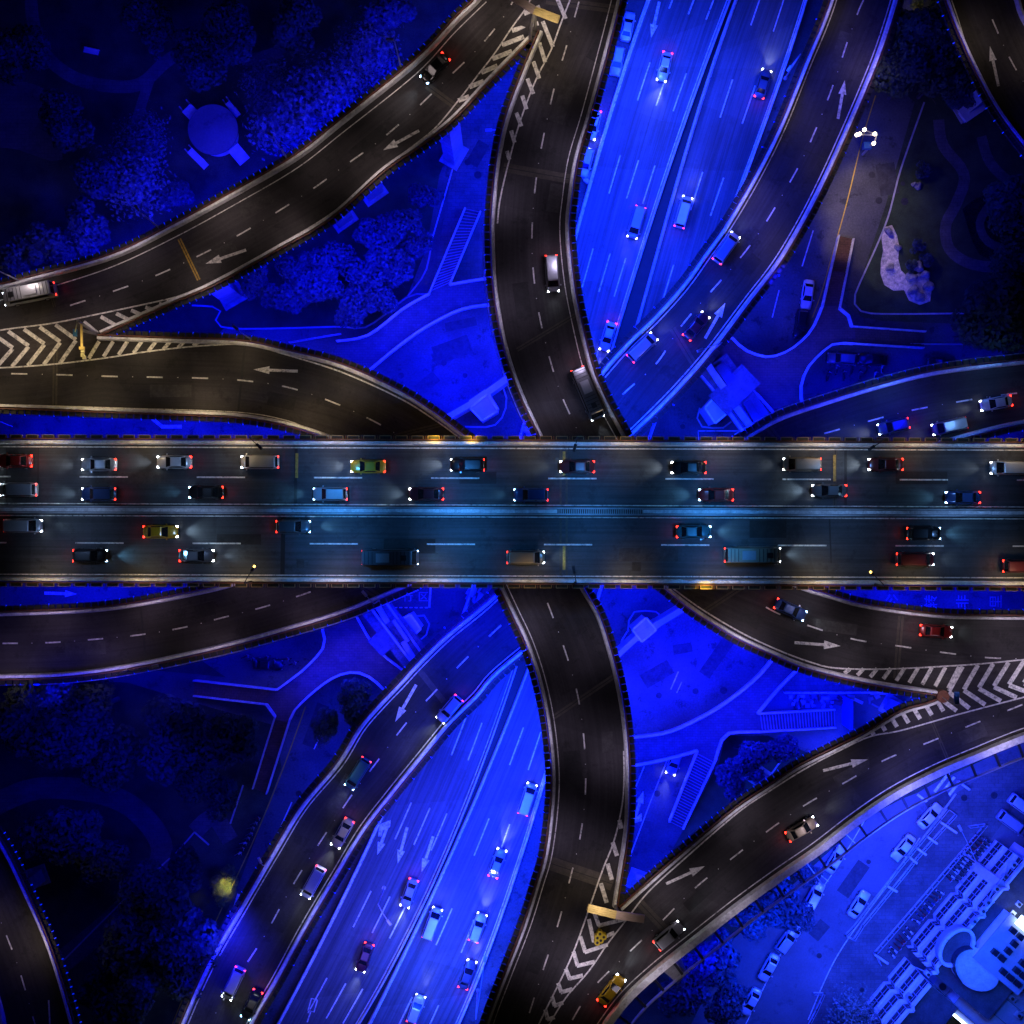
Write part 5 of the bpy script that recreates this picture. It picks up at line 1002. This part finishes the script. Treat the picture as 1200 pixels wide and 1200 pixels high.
def path_sheet(pl, wpx, z=.024, m='pave'):
    mb = MB(); stroke(mb, spline(pl, 8), wpx, lambda x, y: z); return tag(mb.build('park_path', M[m]), kind='structure')
path_sheet([(36, -20), (38, 20), (50, 60), (85, 90), (130, 101), (165, 98), (195, 72), (230, 52), (262, 55), (290, 70), (330, 60)], 15); path_sheet([(178, 85), (165, 125), (158, 150)], 12, .029)
flat('park_plaza', [(5, 90), (60, 110), (72, 170), (68, 190), (20, 175), (-30, 160), (-30, 60)], .022, M['pave'], True)
path_sheet([(1100, 140), (1105, 170), (1130, 205), (1120, 240), (1108, 265), (1115, 295), (1150, 312), (1210, 310)], 13); path_sheet([(1150, 160), (1160, 190), (1185, 215), (1215, 235)], 12, .031); path_sheet([(1160, 240), (1148, 262), (1160, 285), (1195, 295)], 10, .035)
path_sheet([(-20, 950), (40, 925), (110, 928), (160, 950), (190, 1000), (150, 1060), (70, 1130)], 26); path_sheet([(228, 975), (250, 958), (270, 985)], 20, .031)
pn = flat('pond', [(1128, 245), (1150, 230), (1200, 225), (1200, 300), (1150, 300)], .028, M['water'], True)
flat('gravel_bed', [(1033, 280), (1037, 263), (1044, 262), (1051, 275), (1054, 290), (1052, 300), (1060, 325), (1075, 320), (1088, 325), (1092, 345), (1088, 356), (1075, 357), (1065, 352), (1058, 338), (1045, 341), (1035, 332), (1031, 313), (1035, 298)], .030, M['sand'], True)
def rock(x, y, s, label, seed):
    rnd = random.Random(seed); bm = bmesh.new(); bmesh.ops.create_icosphere(bm, subdivisions=3, radius=1)
    for v in bm.verts:
        n_ = math.sin(v.co.x * 3.1 + seed) * math.cos(v.co.y * 2.7 + seed * 2) * .22 + rnd.uniform(-.05, .05); v.co *= 1 + n_; v.co.z = max(v.co.z, -.35) * .8
    me = bpy.data.meshes.new('boulder'); bm.to_mesh(me); bm.free(); me.materials.append(M['rock']); o = bpy.data.objects.new('boulder', me); COL.objects.link(o)
    o.location = P(x, y, .25 * s); o.scale = (s, s * rnd.uniform(.6, 1.1), s * rnd.uniform(.9, 1.6)); o.rotation_euler = (0, 0, rnd.uniform(0, 6)); tag(o, label, 'boulder', 'boulders of the rockery')
for i, (x, y, s, lb) in enumerate([(1041, 271, .7, 'boulder at the top tip of the pale gravel bed'), (1043, 314, .65, 'boulder in the left bay of the pale gravel bed'), (1068, 325, 1.0, 'large boulder in the middle of the rockery'), (1076, 313, .8, 'boulder beside the low bush of the rockery'), (1084, 322, .9, 'long boulder at the right shoulder of the rockery'),
                              (1088, 336, .8, 'boulder on the right edge of the gravel bed'), (1070, 340, .9, 'boulder at the lower middle of the gravel bed'), (1078, 348, .8, 'lowest boulder of the gravel bed'), (1052, 290, .6, 'small boulder near the narrow waist of the gravel bed'), (1076, 218, .6, 'boulder on the dark lawn below the round bush'), (1071, 216, .5, 'smaller boulder left of the one on the dark lawn')]): rock(x, y, s, lb, i + 1)
for x, y, lx, ly, an, nm, lb in [(107, 60, 2.4, .8, -12, 'park_bench', 'pale bench on the dim lawn inside the curved park path'), (437, 35, 1.0, 2.0, 10, 'park_bench', 'small pale bench near the top of the broad road')]:
    r_ = empty(nm, P(x, y, 0)); tag(r_, lb, 'bench'); Mx = Matrix.Rotation(R(an), 3, 'Z'); m = MB(); m.box(P(x, y, .45), (lx, ly, .1), Mx); m.build('seat', M['wall'], r_); m = MB(); m.box(P(x, y, .75) + Mx @ Vector((0, ly * .5, 0)), (lx, .1, .5), Mx); m.build('backrest', M['wall'], r_)
    for s2 in (-1, 1): m = MB(); m.box(P(x, y, .2) + Mx @ Vector((s2 * lx * .4, 0, 0)), (.12, ly * .8, .4), Mx); m.build('leg', M['pier'], r_)
    rebase(r_)
# ramp house near the corner road and its gable
r_ = empty('kiosk', P(1142, 125, 0)); tag(r_, 'small kiosk with a pale slanted roof beside the corner road', 'kiosk'); Mx = Matrix.Rotation(R(35), 3, 'Z'); m = MB(); m.box(P(1142, 127, 1.3), (4.2, 1.8, 2.6), Mx); m.build('wall', M['wall'], r_); m = MB(); m.box(P(1142, 126, 2.75), (4.8, 2.4, .25), Mx); m.build('roof', M['wall'], r_); rebase(r_)

# ------------------------------------------------------------------ yard, fences, small things
def fence(name, label, pl, h, z=.0, m='metal', cat='fence', step=10, grp=None):
    r_ = empty(name, P(*pl[0], z)); tag(r_, label, cat, grp); px = resample([tuple(p) for p in pl], step) if len(pl) == 2 else [p for a, b in zip(pl, pl[1:]) for p in resample([tuple(a), tuple(b)], step)]; wp = [P(x, y, z) for x, y in px]
    mb = MB()
    for hh in (.3, h): [mb.bar(a + Vector((0, 0, hh)), b + Vector((0, 0, hh)), .07) for a, b in zip(wp, wp[1:]) if (a - b).length > .01]
    [mb.bar(p, p + Vector((0, 0, h + .02)), .1, up=Vector((1, 0, 0))) for p in wp]; mb.build('fence_frame', M[m], r_)
    mb = MB(); sweep(mb, [p for i, p in enumerate(wp) if i == 0 or (p - wp[i - 1]).length > .01], [(-.07, -.05), (.07, -.05), (.07, .1), (-.07, .1)]); fix_normals(mb.build('footing', M['kerb'], r_)); rebase(r_); return r_
fence('planting_fence', 'long double pale fence around the planting strip by the lower right street', [(1110, 947), (1119, 954), (1075, 1003), (1062, 1020), (1010, 1084), (1000, 1100), (990, 1095), (1000, 1085), (1050, 1020), (1110, 947)], 1.0, step=14)
fence('rack_fence', 'thin pale fence along the outer side of the scooter rack', [(1134, 968), (1154, 965), (1150, 970), (1025, 1115), (1030, 1128)], 1.3)
fence('bed_fence', 'small pale fence frame near the bottom of the lower right pavement', [(953, 1163), (965, 1163), (956, 1183), (947, 1200)], 1.0)
fence('yard_fence', 'straight pale fence across the top of the construction yard', [(918, 811), (1078, 811)], 1.2, m='concrete')
fence('park_fence', 'pale fence along the pavement below the park road', [(1000, 403), (1130, 404), (1200, 402)], 1.0)
fence('side_fence', 'thin blue fence below the left garden with the slatted canopy', [(340, 402), (400, 392)], 1.2)
for x, y, dx, dy, lb in [(1112, 970, 12, 8, 'pale crossbeam at the top of the planting fence'), (1093, 985, 7, 5, 'short white bench across the planting strip, uppermost'), (1080, 998, 7, 5, 'short white bench across the planting strip, second'), (1070, 1008, 6, 5, 'short white bench across the planting strip, third'), (1046, 1042, 7, 4, 'short white bench across the planting strip, lowest'), (1033, 1124, 10, 7, 'pale barrier bar across the pavement near the ribbed building'), (986, 1180, 9, 7, 'pale barrier bar at the lower end of the pavement'), (1130, 921, 8, 6, 'striped barrier bar at the end of the zebra crossing')]:
    r_ = empty('barrier_bar', P(x, y, 0)); tag(r_, lb, 'barrier'); a, b = P(x - dx / 1.3, y - dy / 1.3, .7), P(x + dx / 1.3, y + dy / 1.3, .7); m = MB(); m.bar(a, b, .35, .25); m.build('bar', M['wall'], r_)
    for q in (a, b): m = MB(); m.bar(Vector((q.x, q.y, 0)), q, .2, up=Vector((1, 0, 0))); m.build('post', M['metal'], r_)
    rebase(r_)
# building material in the construction yard
for i in range(34):
    rnd = random.Random(i * 3 + 1); x = 925 + rnd.random() * 105; y = 815 + rnd.random() * 14
    if x > 985 and rnd.random() < .3: y += 10
    l_, w_, h_ = rnd.uniform(.3, 1.3), rnd.uniform(.2, .7), rnd.uniform(.15, .7); m = MB(); m.box((0, 0, h_ / 2), (l_, w_, h_)); m.box((l_ * .1, 0, h_ + .05), (l_ * .5, w_ * .7, .1))
    o = m.build('material_stack', M[rnd.choice(['wall', 'pier', 'rust', 'darkmetal', 'girder', 'roofpale'])]); o.location = P(x, y, .03); o.rotation_euler = (0, 0, rnd.uniform(0, 3)); tag(o, 'small pile of building material scattered in the construction yard', 'material pile', 'material piles in the construction yard')
for x0, y0, x1, y1, lb in ((994, 816, 1011, 824, 'white plank lying slanted in the construction yard'), (936, 816, 943, 816, 'bright white sheet at the left of the construction yard')):
    m = MB(); m.bar(P(x0, y0, .25), P(x1, y1, .25), .5, .2); tag(m.build('plank', M['wall']), lb, 'plank')
m = MB(); m.bar(P(993, 818, 2.2), P(993, 852, 2.2), .5, 4.4); tag(m.build('site_wall', M['blueplate']), 'blue site hoarding standing in the construction yard', 'hoarding')
# litter heap on the pavement and the glittering stall at the crossing
for cx, cy, n_, sx, sy, lb, nm, g_ in ((590, 195, 14, 5, 8, 'pale bag heaped beside the lamp post on the left pavement', 'bag', 'bags on the left pavement'), (684, 200, 16, 4, 14, 'pale crate in the cluttered side street', 'crate', 'crates in the side street'), (622, 508, 12, 6, 5, 'pale crate just above the main deck left of the curved road', 'crate', 'crates above the main deck'), (556, 695, 16, 6, 8, 'pale plank leaning at the motorway edge below the main deck', 'plank', 'planks below the main deck')):
    for i in range(n_):
        rnd = random.Random(i + int(cx)); m = MB(); l_ = rnd.uniform(.4, 1.2) * (2.2 if nm == 'plank' else 1); h_ = rnd.uniform(.2, .6); m.box((0, 0, h_ / 2), (l_, .35 if nm == 'plank' else l_ * .7, h_), taper=.8 if nm == 'bag' else 1); m.box((0, 0, h_), (l_ * .6, .2, .08))
        o = m.build(nm, M[rnd.choice(['wall', 'wall', 'pier', 'roofpale'])]); o.location = P(cx + rnd.uniform(-sx, sx), cy + rnd.uniform(-sy, sy), .03); o.rotation_euler = (0, 0, R(65) + rnd.uniform(-.3, .3) if nm == 'plank' else rnd.uniform(0, 3)); tag(o, lb, nm, g_)

# ------------------------------------------------------------------ ribbed building at the lower right
u = Vector((math.cos(R(50)), math.sin(R(50)), 0)); nrm = Vector((-math.sin(R(50)), math.cos(R(50)), 0))      # u runs along the facade, nrm faces the street
M['winblue'] = mat('window glass', (.022, .025, .032), .2, var=.5, scale=.8)
def wing(label, a, zz, steps, depth, storeys, seg=3.6):
    """saw-toothed facade: a = foot corner at the upper end, runs down along -u"""
    r_ = empty('ribbed_building', P(*a, 0)); tag(r_, label, 'building', 'ribbed buildings'); A = P(*a, 0); n_ = steps; line_ = []
    for i in range(n_):
        s0 = i * seg; line_ += [A - u * s0, A - u * (s0 + seg * .80), A - u * (s0 + seg * .89) - nrm * .6]
    line_.append(A - u * n_ * seg)
    back = [line_[-1] - nrm * depth, line_[0] - nrm * depth]
    hs = 3.2; SB = .4
    def shift(pts, d): return [p + nrm * d for p in pts]
    for k in range(storeys):
        z0 = k * hs
        m = MB(); m.prism([(p.x, p.y) for p in shift(line_, -k * SB) + back], z0, z0 + .8); m.build('wall_band', M['wall'], r_)
        m = MB(); m.m = 0; m.prism([(p.x, p.y) for p in shift(line_, -k * SB - .15) + back], z0 + .8, z0 + hs - .25); m.m = 1
        fl = shift(line_, -k * SB - .12)
        for p, q in zip(fl, fl[1:]):
            nn = max(1, int((q - p).length / 1.05))
            for j in range(nn): w0 = p.lerp(q, j / nn); m.bar(w0 + Vector((0, 0, z0 + 1.0)), w0 + Vector((0, 0, z0 + hs - .25)), .1, up=Vector((1, 0, 0)))
            m.bar(p + Vector((0, 0, z0 + 2.0)), q + Vector((0, 0, z0 + 2.0)), .07)
        m.build('window_band', None, r_, mats=[M['winblue'], M['roofpale']])
        m = MB(); m.prism([(p.x, p.y) for p in shift(line_, -k * SB - .05) + back], z0 + hs - .25, z0 + hs); m.build('ledge', M['wall'], r_)
    zt = storeys * hs; m = MB(); m.prism([(p.x, p.y) for p in shift(line_, -storeys * SB + .2) + back], zt, zt + .12); m.build('roof', M['roof'], r_)
    m = MB(); rim = shift(line_, -storeys * SB + .5)
    for p, q in zip(rim, rim[1:]): m.bar(p + Vector((0, 0, zt + .45)), q + Vector((0, 0, zt + .45)), .35, .7)
    m.build('roof_rim', M['wall'], r_); rebase(r_); return r_
wing('upper wing of the ribbed building with zigzag window bands', (1166, 984), 0, 4, 12, 3, 5.5)
wing('lower wing of the ribbed building with zigzag window bands, cut by the bottom edge', (1060, 1121), 0, 4, 6.5, 3, 5.2)
r_ = empty('round_hall', P(1120, 1112, 0)); tag(r_, 'rounded pale hall with a dark oval opening behind the ribbed building', 'building'); 
def oval(cx, cy, z, a, b, n=32, rot=R(50)):
    c = P(cx, cy, z); return [c + Vector((math.cos(rot) * a * math.cos(t) - math.sin(rot) * b * math.sin(t), math.sin(rot) * a * math.cos(t) + math.cos(rot) * b * math.sin(t), 0)) for t in [2 * math.pi * i / n for i in range(n)]]
m = MB(); o1 = oval(1121, 1110, 11.2, 3.1, 2.0); m.prism([(p.x, p.y) for p in o1], 9.0, 10.7); m.build('hall_wall', M['roofpale'], r_)
m = MB(); [m.bar(p, q, .5, .5) for p, q in zip(o1, o1[1:] + o1[:1])]; m.build('oval_rim', M['kerb'], r_); m = MB(); o2 = oval(1121, 1110, 11.0, 2.9, 1.8); m.prism([(p.x, p.y) for p in o2], 10.7, 10.9); m.build('oval_opening', M['roof'], r_)
o3 = oval(1141, 1133, 10.5, 2.9, 3.9); m = MB(); m.prism([(p.x, p.y) for p in o3], 8.0, 11.4); m.build('drum', M['kerb'], r_)
m = MB(); m.prism([(o3[0].lerp(o3[16], .5) + (p - o3[0].lerp(o3[16], .5)) * .93)[:2] for p in o3], 11.4, 11.55); m.build('drum_roof', M['kerb'], r_)
m = MB(); [m.bar(p + Vector((0, 0, 1.2)), q + Vector((0, 0, 1.2)), .12, 1.4) for p, q in zip(o3[4:15], o3[5:16])]; m.build('drum_window_band', M['winblue'], r_); rebase(r_)
def block(name, label, cx, cy, lx, ly, h, m1, m2, cat='building', rot=50, extra=None):
    r_ = empty(name, P(cx, cy, 0)); tag(r_, label, cat); Mx = Matrix.Rotation(R(rot), 3, 'Z'); c = P(cx, cy, h); m = MB(); m.box(c - Vector((0, 0, h / 2)), (lx, ly, h), Mx); m.build('wall', M[m1], r_)
    m = MB(); m.box(c + Vector((0, 0, .08)), (lx + .2, ly + .2, .16), Mx); m.build('roof', M[m2], r_)
    if extra: extra(r_, c, Mx)
    rebase(r_); return r_
def seams(r_, c, Mx):
    m = MB(); [m.box(c + Mx @ Vector((x, 0, .2)), (.08, 14, .08), Mx) for x in range(-9, 10, 3)]; m.build('roof_seam', M['darkmetal'], r_)
    m = MB(); m.box(c + Mx @ Vector((-7.0, 0, .35)), (.35, 12.4, .3), Mx); m.build('light_tube', M['tube'], r_)
block('flat_hall', 'flat pale blue hall with a glowing white tube along its roof edge', 1185, 1175, 14, 13, 8, 'wall', 'roofpale', rot=-40 + 90, extra=seams)
def tiles(r_, c, Mx):
    rnd = random.Random(3); m = MB(); [m.box(c + Mx @ Vector((x, y, .5)), (.9, .9, .7), Mx) for x in (-3, -1.6, -.2, 1.2, 2.6) for y in (-3, -1.6, -.2, 1.2, 2.6) if rnd.random() < .6]; m.build('skylights', M['glass'], r_)
    m = MB(); m.box(c + Mx @ Vector((4.4, .5, .9)), (1.6, 5.5, .3), Mx); m.build('lit_skylight', M['tube'], r_)
block('tower_block', 'pale block with checkered skylights and a glowing strip near the right edge', 1188, 1118, 8.5, 8.5, 12, 'wall', 'roofpale', rot=50, extra=tiles)
block('flat_roof', 'wide blue flat roof between the round hall and the right edge', 1196, 1068, 16, 6, 9, 'wall', 'roofpale', rot=50)
def fans(r_, c, Mx):
    for s2 in (-.8, .8): m = MB(); p = c + Mx @ Vector((s2, 0, .16)); m.tube([p, p + Vector((0, 0, .25))], [.55, .55], 14); m.build('fan', M['darkmetal'], r_)
for x, y, lx, ly, h, lb in ((1100, 1160, 3.2, 2.4, 5, 'blue roof unit with two round fans below the oval hall'), (1076, 1185, 3.2, 2.4, 5, 'blue roof unit with two round fans near the bottom edge'), (1064, 1193, 3.0, 1.6, 5, 'blue roof unit with fans cut by the bottom edge')): block('cooling_unit', lb, x, y, lx, ly, h, 'roofpale', 'roofpale', 'cooling unit', extra=fans)
block('long_shed', 'long low ribbed shed running to the bottom edge beside the roof units', 1092, 1192, 9, 2.5, 4, 'roofpale', 'roofpale'); block('stair_box', 'narrow pale box on the inner side of the ribbed building', 1178, 1043, 1.5, 3.2, 9.5, 'wall', 'roofpale')
rc = random.Random(5)
for i, (x, y, z) in enumerate([(1186, 1012, 9.8), (1176, 1026, 9.8), (1166, 1040, 9.8), (1156, 1056, 9.8), (1150, 1066, 9.8), (1140, 1078, 9.8), (1192, 1058, 9.2), (1184, 1070, 9.2), (1196, 1085, 9.2), (1172, 1086, 9.2), (1168, 1160, 8.2), (1184, 1168, 8.2), (1192, 1188, 8.2), (1158, 1178, 8.2), (1086, 1140, 9.8), (1064, 1166, 9.8)]):
    r_ = empty('roof_vent', P(x, y, z)); m = MB(); m.box((0, 0, .35), (rc.uniform(.6, 1.3), rc.uniform(.5, .9), .7)); m.build('housing', M[rc.choice(['roofpale', 'metal', 'kerb'])], r_)
    m = MB(); m.tube([(0, 0, .7), (0, 0, .9)], [.22, .26], 10); m.build('cowl', M['darkmetal'], r_); m = MB(); m.bar((.4, 0, .12), (rc.uniform(1.5, 2.6), rc.uniform(-1, 1), .12), .14); m.build('duct', M['metal'], r_)
    r_.rotation_euler = (0, 0, R(50) + rc.choice([0, 1.57, 3.14])); tag(r_, 'small grey roof vent with a duct on the flat roofs behind the ribbed building', 'roof vent', 'roof vents behind the ribbed building')
for k, v in CP.items(): assert v[1]

# ------------------------------------------------------------------ blue floods below the decks, added fill over decks and open ground
KB = 2.3
for x, y, z, pw, s in [
    (560, 400, 17, 5200, 8), (520, 455, 15, 4200, 6), (600, 480, 17, 3500, 6), (470, 420, 15, 3400, 6), (560, 240, 17, 2600, 6), (600, 150, 18, 1500, 5), (480, 330, 16, 2000, 6), (600, 90, 18, 900, 4),
    (700, 60, 18, 3600, 5), (880, 440, 13, 1800, 6), (940, 410, 12, 500, 6), (920, 330, 10, 700, 5), (1000, 440, 11, 500, 5), (1000, 500, 12, 1800, 5), (900, 500, 12, 1800, 4), (1150, 505, 12, 2200, 4), (1000, 480, 22, 500, 4), (1080, 480, 22, 500, 4), 
    (560, 720, 20, 3600, 6), (500, 720, 14, 1800, 6), (460, 700, 12, 900, 5), (430, 760, 12, 1600, 6), (620, 1010, 17, 3600, 5), (360, 800, 9, 600, 5),
    (780, 760, 17, 4600, 7), (740, 830, 18, 3800, 7), (840, 800, 15, 4200, 7), (780, 900, 17, 2600, 6), (760, 970, 17, 2600, 5), (740, 1030, 18, 2600, 4), (900, 830, 14, 2400, 5), (730, 720, 18, 3200, 5), (820, 880, 14, 1200, 6), (980, 835, 12, 3200, 6),
    (1060, 702, 15, 3400, 6), (1160, 704, 15, 3400, 6), (960, 690, 15, 1600, 4), (60, 698, 12, 2400, 5), (160, 692, 12, 2000, 5), (40, 497, 15, 2800, 5), (160, 497, 15, 2800, 5), (260, 498, 15, 2400, 5), (330, 506, 15, 1500, 4),
    (360, 330, 15, 2600, 9), (250, 375, 14, 1500, 6), (420, 270, 17, 2600, 8), (330, 770, 11, 600, 6), (400, 780, 9, 500, 5), (380, 900, 8, 500, 5)]:
    area(x, y, z, pw * KB * (.88), s, (.001, .0035, 1))
FB = (.003, .026, 1)  # area lights added over the motorway, tinted for headlight spill
for x, y, z, pw, s in [(720, 200, 18, 6500, 10), (770, 80, 20, 9000, 10), (700, 330, 18, 5500, 8), (780, 300, 20, 5500, 9), (830, 180, 20, 3400, 9), (900, 60, 14, 2600, 8), (760, -20, 20, 7000, 10), (850, 330, 8, 900, 4), (740, 450, 20, 4200, 6), (780, 500, 20, 2400, 5), (830, 490, 15, 1200, 6),
    (612, 830, 18, 5500, 7), (605, 900, 18, 7500, 8), (585, 1000, 18, 9000, 8), (545, 1110, 18, 9500, 8), (515, 1190, 18, 8000, 8)]:
    area(x, y, z, pw * KB * .62, s, FB)
for x, y, z, pw, s in [(480, 960, 14, 3600, 9), (430, 1090, 14, 4200, 9), (390, 1180, 14, 3800, 8)]: area(x, y, z, pw * KB * .13, s, (.10, .085, 1))
# area lights added as spill over the parks and the car park
for a, aim, pw, s, c in [((330, 190, 17), (300, 120, 0), 2600, 5, None), ((200, 262, 16), (160, 210, 0), 2000, 5, None), ((100, 305, 16), (70, 270, 0), 1500, 4, None), ((250, 240, 16), (250, 190, 0), 1500, 4, None), ((400, 140, 17), (370, 90, 0), 1800, 5, None), ((480, 70, 19), (440, 30, 0), 3600, 4, None),
    ((150, 100, 30), (100, 80, 0), 2600, 20, None), ((100, 900, 25), (80, 950, 0), 2200, 20, None), ((260, 1100, 14), (220, 1120, 0), 1800, 6, None), ((1060, 60, 20), (1090, 90, 0), 350, 8, None), ((1160, 200, 20), (1130, 250, 0), 500, 10, None), ((200, 960, 25), (190, 1000, 0), 1200, 16, None), ((60, 800, 13), (70, 840, 0), 500, 6, None), ((220, 775, 12), (230, 840, 0), 700, 6, None), ((1040, 380, 16), (1050, 390, 0), 350, 6, None),
    ((960, 1010, 16), (990, 1040, 0), 5200, 6, (0, .022, 1)), ((1060, 945, 15), (1080, 960, 0), 5000, 5, (.04, .05, 1)), ((1150, 900, 15), (1160, 930, 0), 3600, 5, (0, .02, 1)), ((900, 1110, 16), (930, 1130, 0), 4200, 6, (0, .03, 1)), ((1050, 1050, 22), (1050, 1060, 0), 7500, 8, (0, .018, 1)), ((1000, 1150, 16), (990, 1160, 0), 3500, 6, (.02, .05, 1)),
    ((1120, 1000, 30), (1130, 1040, 5), 5000, 8, (.015, .04, 1)), ((1050, 1120, 30), (1070, 1140, 5), 5000, 8, (.03, .06, 1)), ((1180, 1130, 26), (1180, 1140, 8), 3500, 6, (.0, .07, 1)), ((1150, 1140, 30), (1140, 1130, 8), 2500, 4, (.04, .12, 1)), ((830, 1120, 15), (840, 1150, 0), 1200, 4, None)]:
    area(*a, pw * KB * (.95 if c is None else .66), s, c or (0, .002, 1), aim)
# fill spots added over the decks
WARM = (1, .80, .66)
def deck_lights(pl, zf, pw, step=17, hgt=10, col=WARM, deg=118, jit=.25):
    side = hgt >= 9 and zf is not zM
    for sd in ((-1, 1) if side else (0,)):
        wp = [P(x, y, zf(x, y)) for x, y in spline(pl, 10)]
        if side: wp = offset(wp, sd * 3.5)
        t = [tuple(v) for v in wp]; Ln = plen(t); st = 15.0 if side else step; s = st * (.3 if sd < 0 else .7)
        while s < Ln:
            p, d = along(t, s); p = Vector(p)
            if abs(p.x) > 98 or abs(p.y) > 98: s += st; continue
            k = pw * 1.35 * random.uniform(1 - jit, 1 + jit) * (.74 if side else 1); h_ = 5.6 if side else hgt
            spot(p + Vector((0, 0, h_)), p, k, 136 if side else deg, col, 1.0, .8, 'deck_fill'); s += st
deck_lights([(-40, 375), (128, 343), (228, 302), (322, 250), (400, 197), (487, 128), (560, 57), (600, 0)], zNW, 560, col=(1, .80, .80))
deck_lights([(-40, 437), (128, 441), (286, 446), (389, 471), (470, 512)], cst(GW), 660, col=(1, .76, .46))
deck_lights([(700, -30), (680, 20), (651, 97), (629, 205), (624, 305), (641, 408), (677, 505)], cst(GN), 560, col=(.72, .62, 1))
deck_lights([(634, 688), (664, 768), (685, 875), (680, 980), (654, 1083), (615, 1190)], cst(GN), 500, col=(.72, .62, 1))
deck_lights([(850, 700), (912, 729), (1000, 749), (1108, 765), (1240, 772)], cst(GW), 620, col=(.9, .76, 1))
deck_lights([(1240, 815), (1142, 848), (1038, 890), (944, 943), (855, 1008), (775, 1080), (693, 1160)], zSE, 560, col=(.85, .74, 1))
deck_lights([(1012, 0), (978, 95), (940, 187), (890, 272), (830, 345)], cst(Z_NE), 360); deck_lights([(740, 450), (700, 480)], cst(Z_NE), 200, col=(.1, .15, 1))
deck_lights([(520, 800), (440, 895), (360, 1010), (308, 1100), (240, 1210)], cst(Z_NE), 300, col=(.8, .85, 1))
deck_lights([(960, 500), (1063, 478), (1172, 460), (1240, 455)], cst(Z_EW), 520, col=(.12, .34, 1)); deck_lights([(-20, 754), (113, 749), (212, 736), (310, 711), (380, 690)], cst(Z_EW), 380, col=(.9, .68, 1))
deck_lights([(1150, 0), (1190, 80)], cst(GW), 380); deck_lights([(-20, 1040), (30, 1150)], cst(GW), 380)
for y_, pk in ((548, 1.0), (632, 1.15)):  # blue-tinted fill added for the tone of the main deck
    deck_lights([(-20, y_), (330, y_)], zM, 800 * pk, step=17, col=(.30, .50, 1), deg=110)
    deck_lights([(290, y_ + 8), (900, y_ + 8)], zM, 2300 * pk, step=17, col=(.045, .30, 1), deg=110)
    deck_lights([(880, y_), (1240, y_)], zM, 1150 * pk, step=17, col=(.16, .40, 1), deg=110)
for y_ in (524, 675): deck_lights([(-20, y_), (600, y_), (1220, y_)], zM, 260, step=13, col=(1, .74, .42), hgt=4.5, deg=130)  # low warm fill rows added along both parapets
deck_lights([(480, 512), (560, 512)], zM, 420, step=5, hgt=1.6, col=(1, .66, .05)); deck_lights([(795, 690), (865, 690)], zM, 420, step=5, hgt=1.6, col=(1, .66, .05))
spot(P(100, 400, GW + 9), P(60, 420, GW), 900, 110, (1, .72, .2), 1, 1); spot(P(640, 30, GN + 10.5), P(634, 45, GN), 1500, 120, (1, .78, .42), 1, 1); spot(P(702, 1062, GN + 10.5), P(708, 1075, GN), 1300, 120, (1, .78, .45), 1, 1)
spot(P(272, 1036, 5.5), P(260, 1040, 1), 1700, 48, (1, .88, .14), .8, .3); spot(P(1072, 12, 7), P(1075, 8, 1), 250, 60, (1, .8, .3), .6, .3); spot(P(990, 278, 6), P(990, 285, 2), 260, 80, (1, .75, .2), .6, .3); spot(P(1035, 300, 9), P(1042, 312, 0), 500, 60, (1, .8, .6), .6, .4)

for x, y, pw in [(775, 60, 900), (762, 130, 500), (522, 1130, 1100), (490, 1185, 900), (620, 910, 450)]:  # whitish pools on the motorway: added area lights, no fixtures
    area(x, y, 12, pw, 3, (.10, .22, 1))
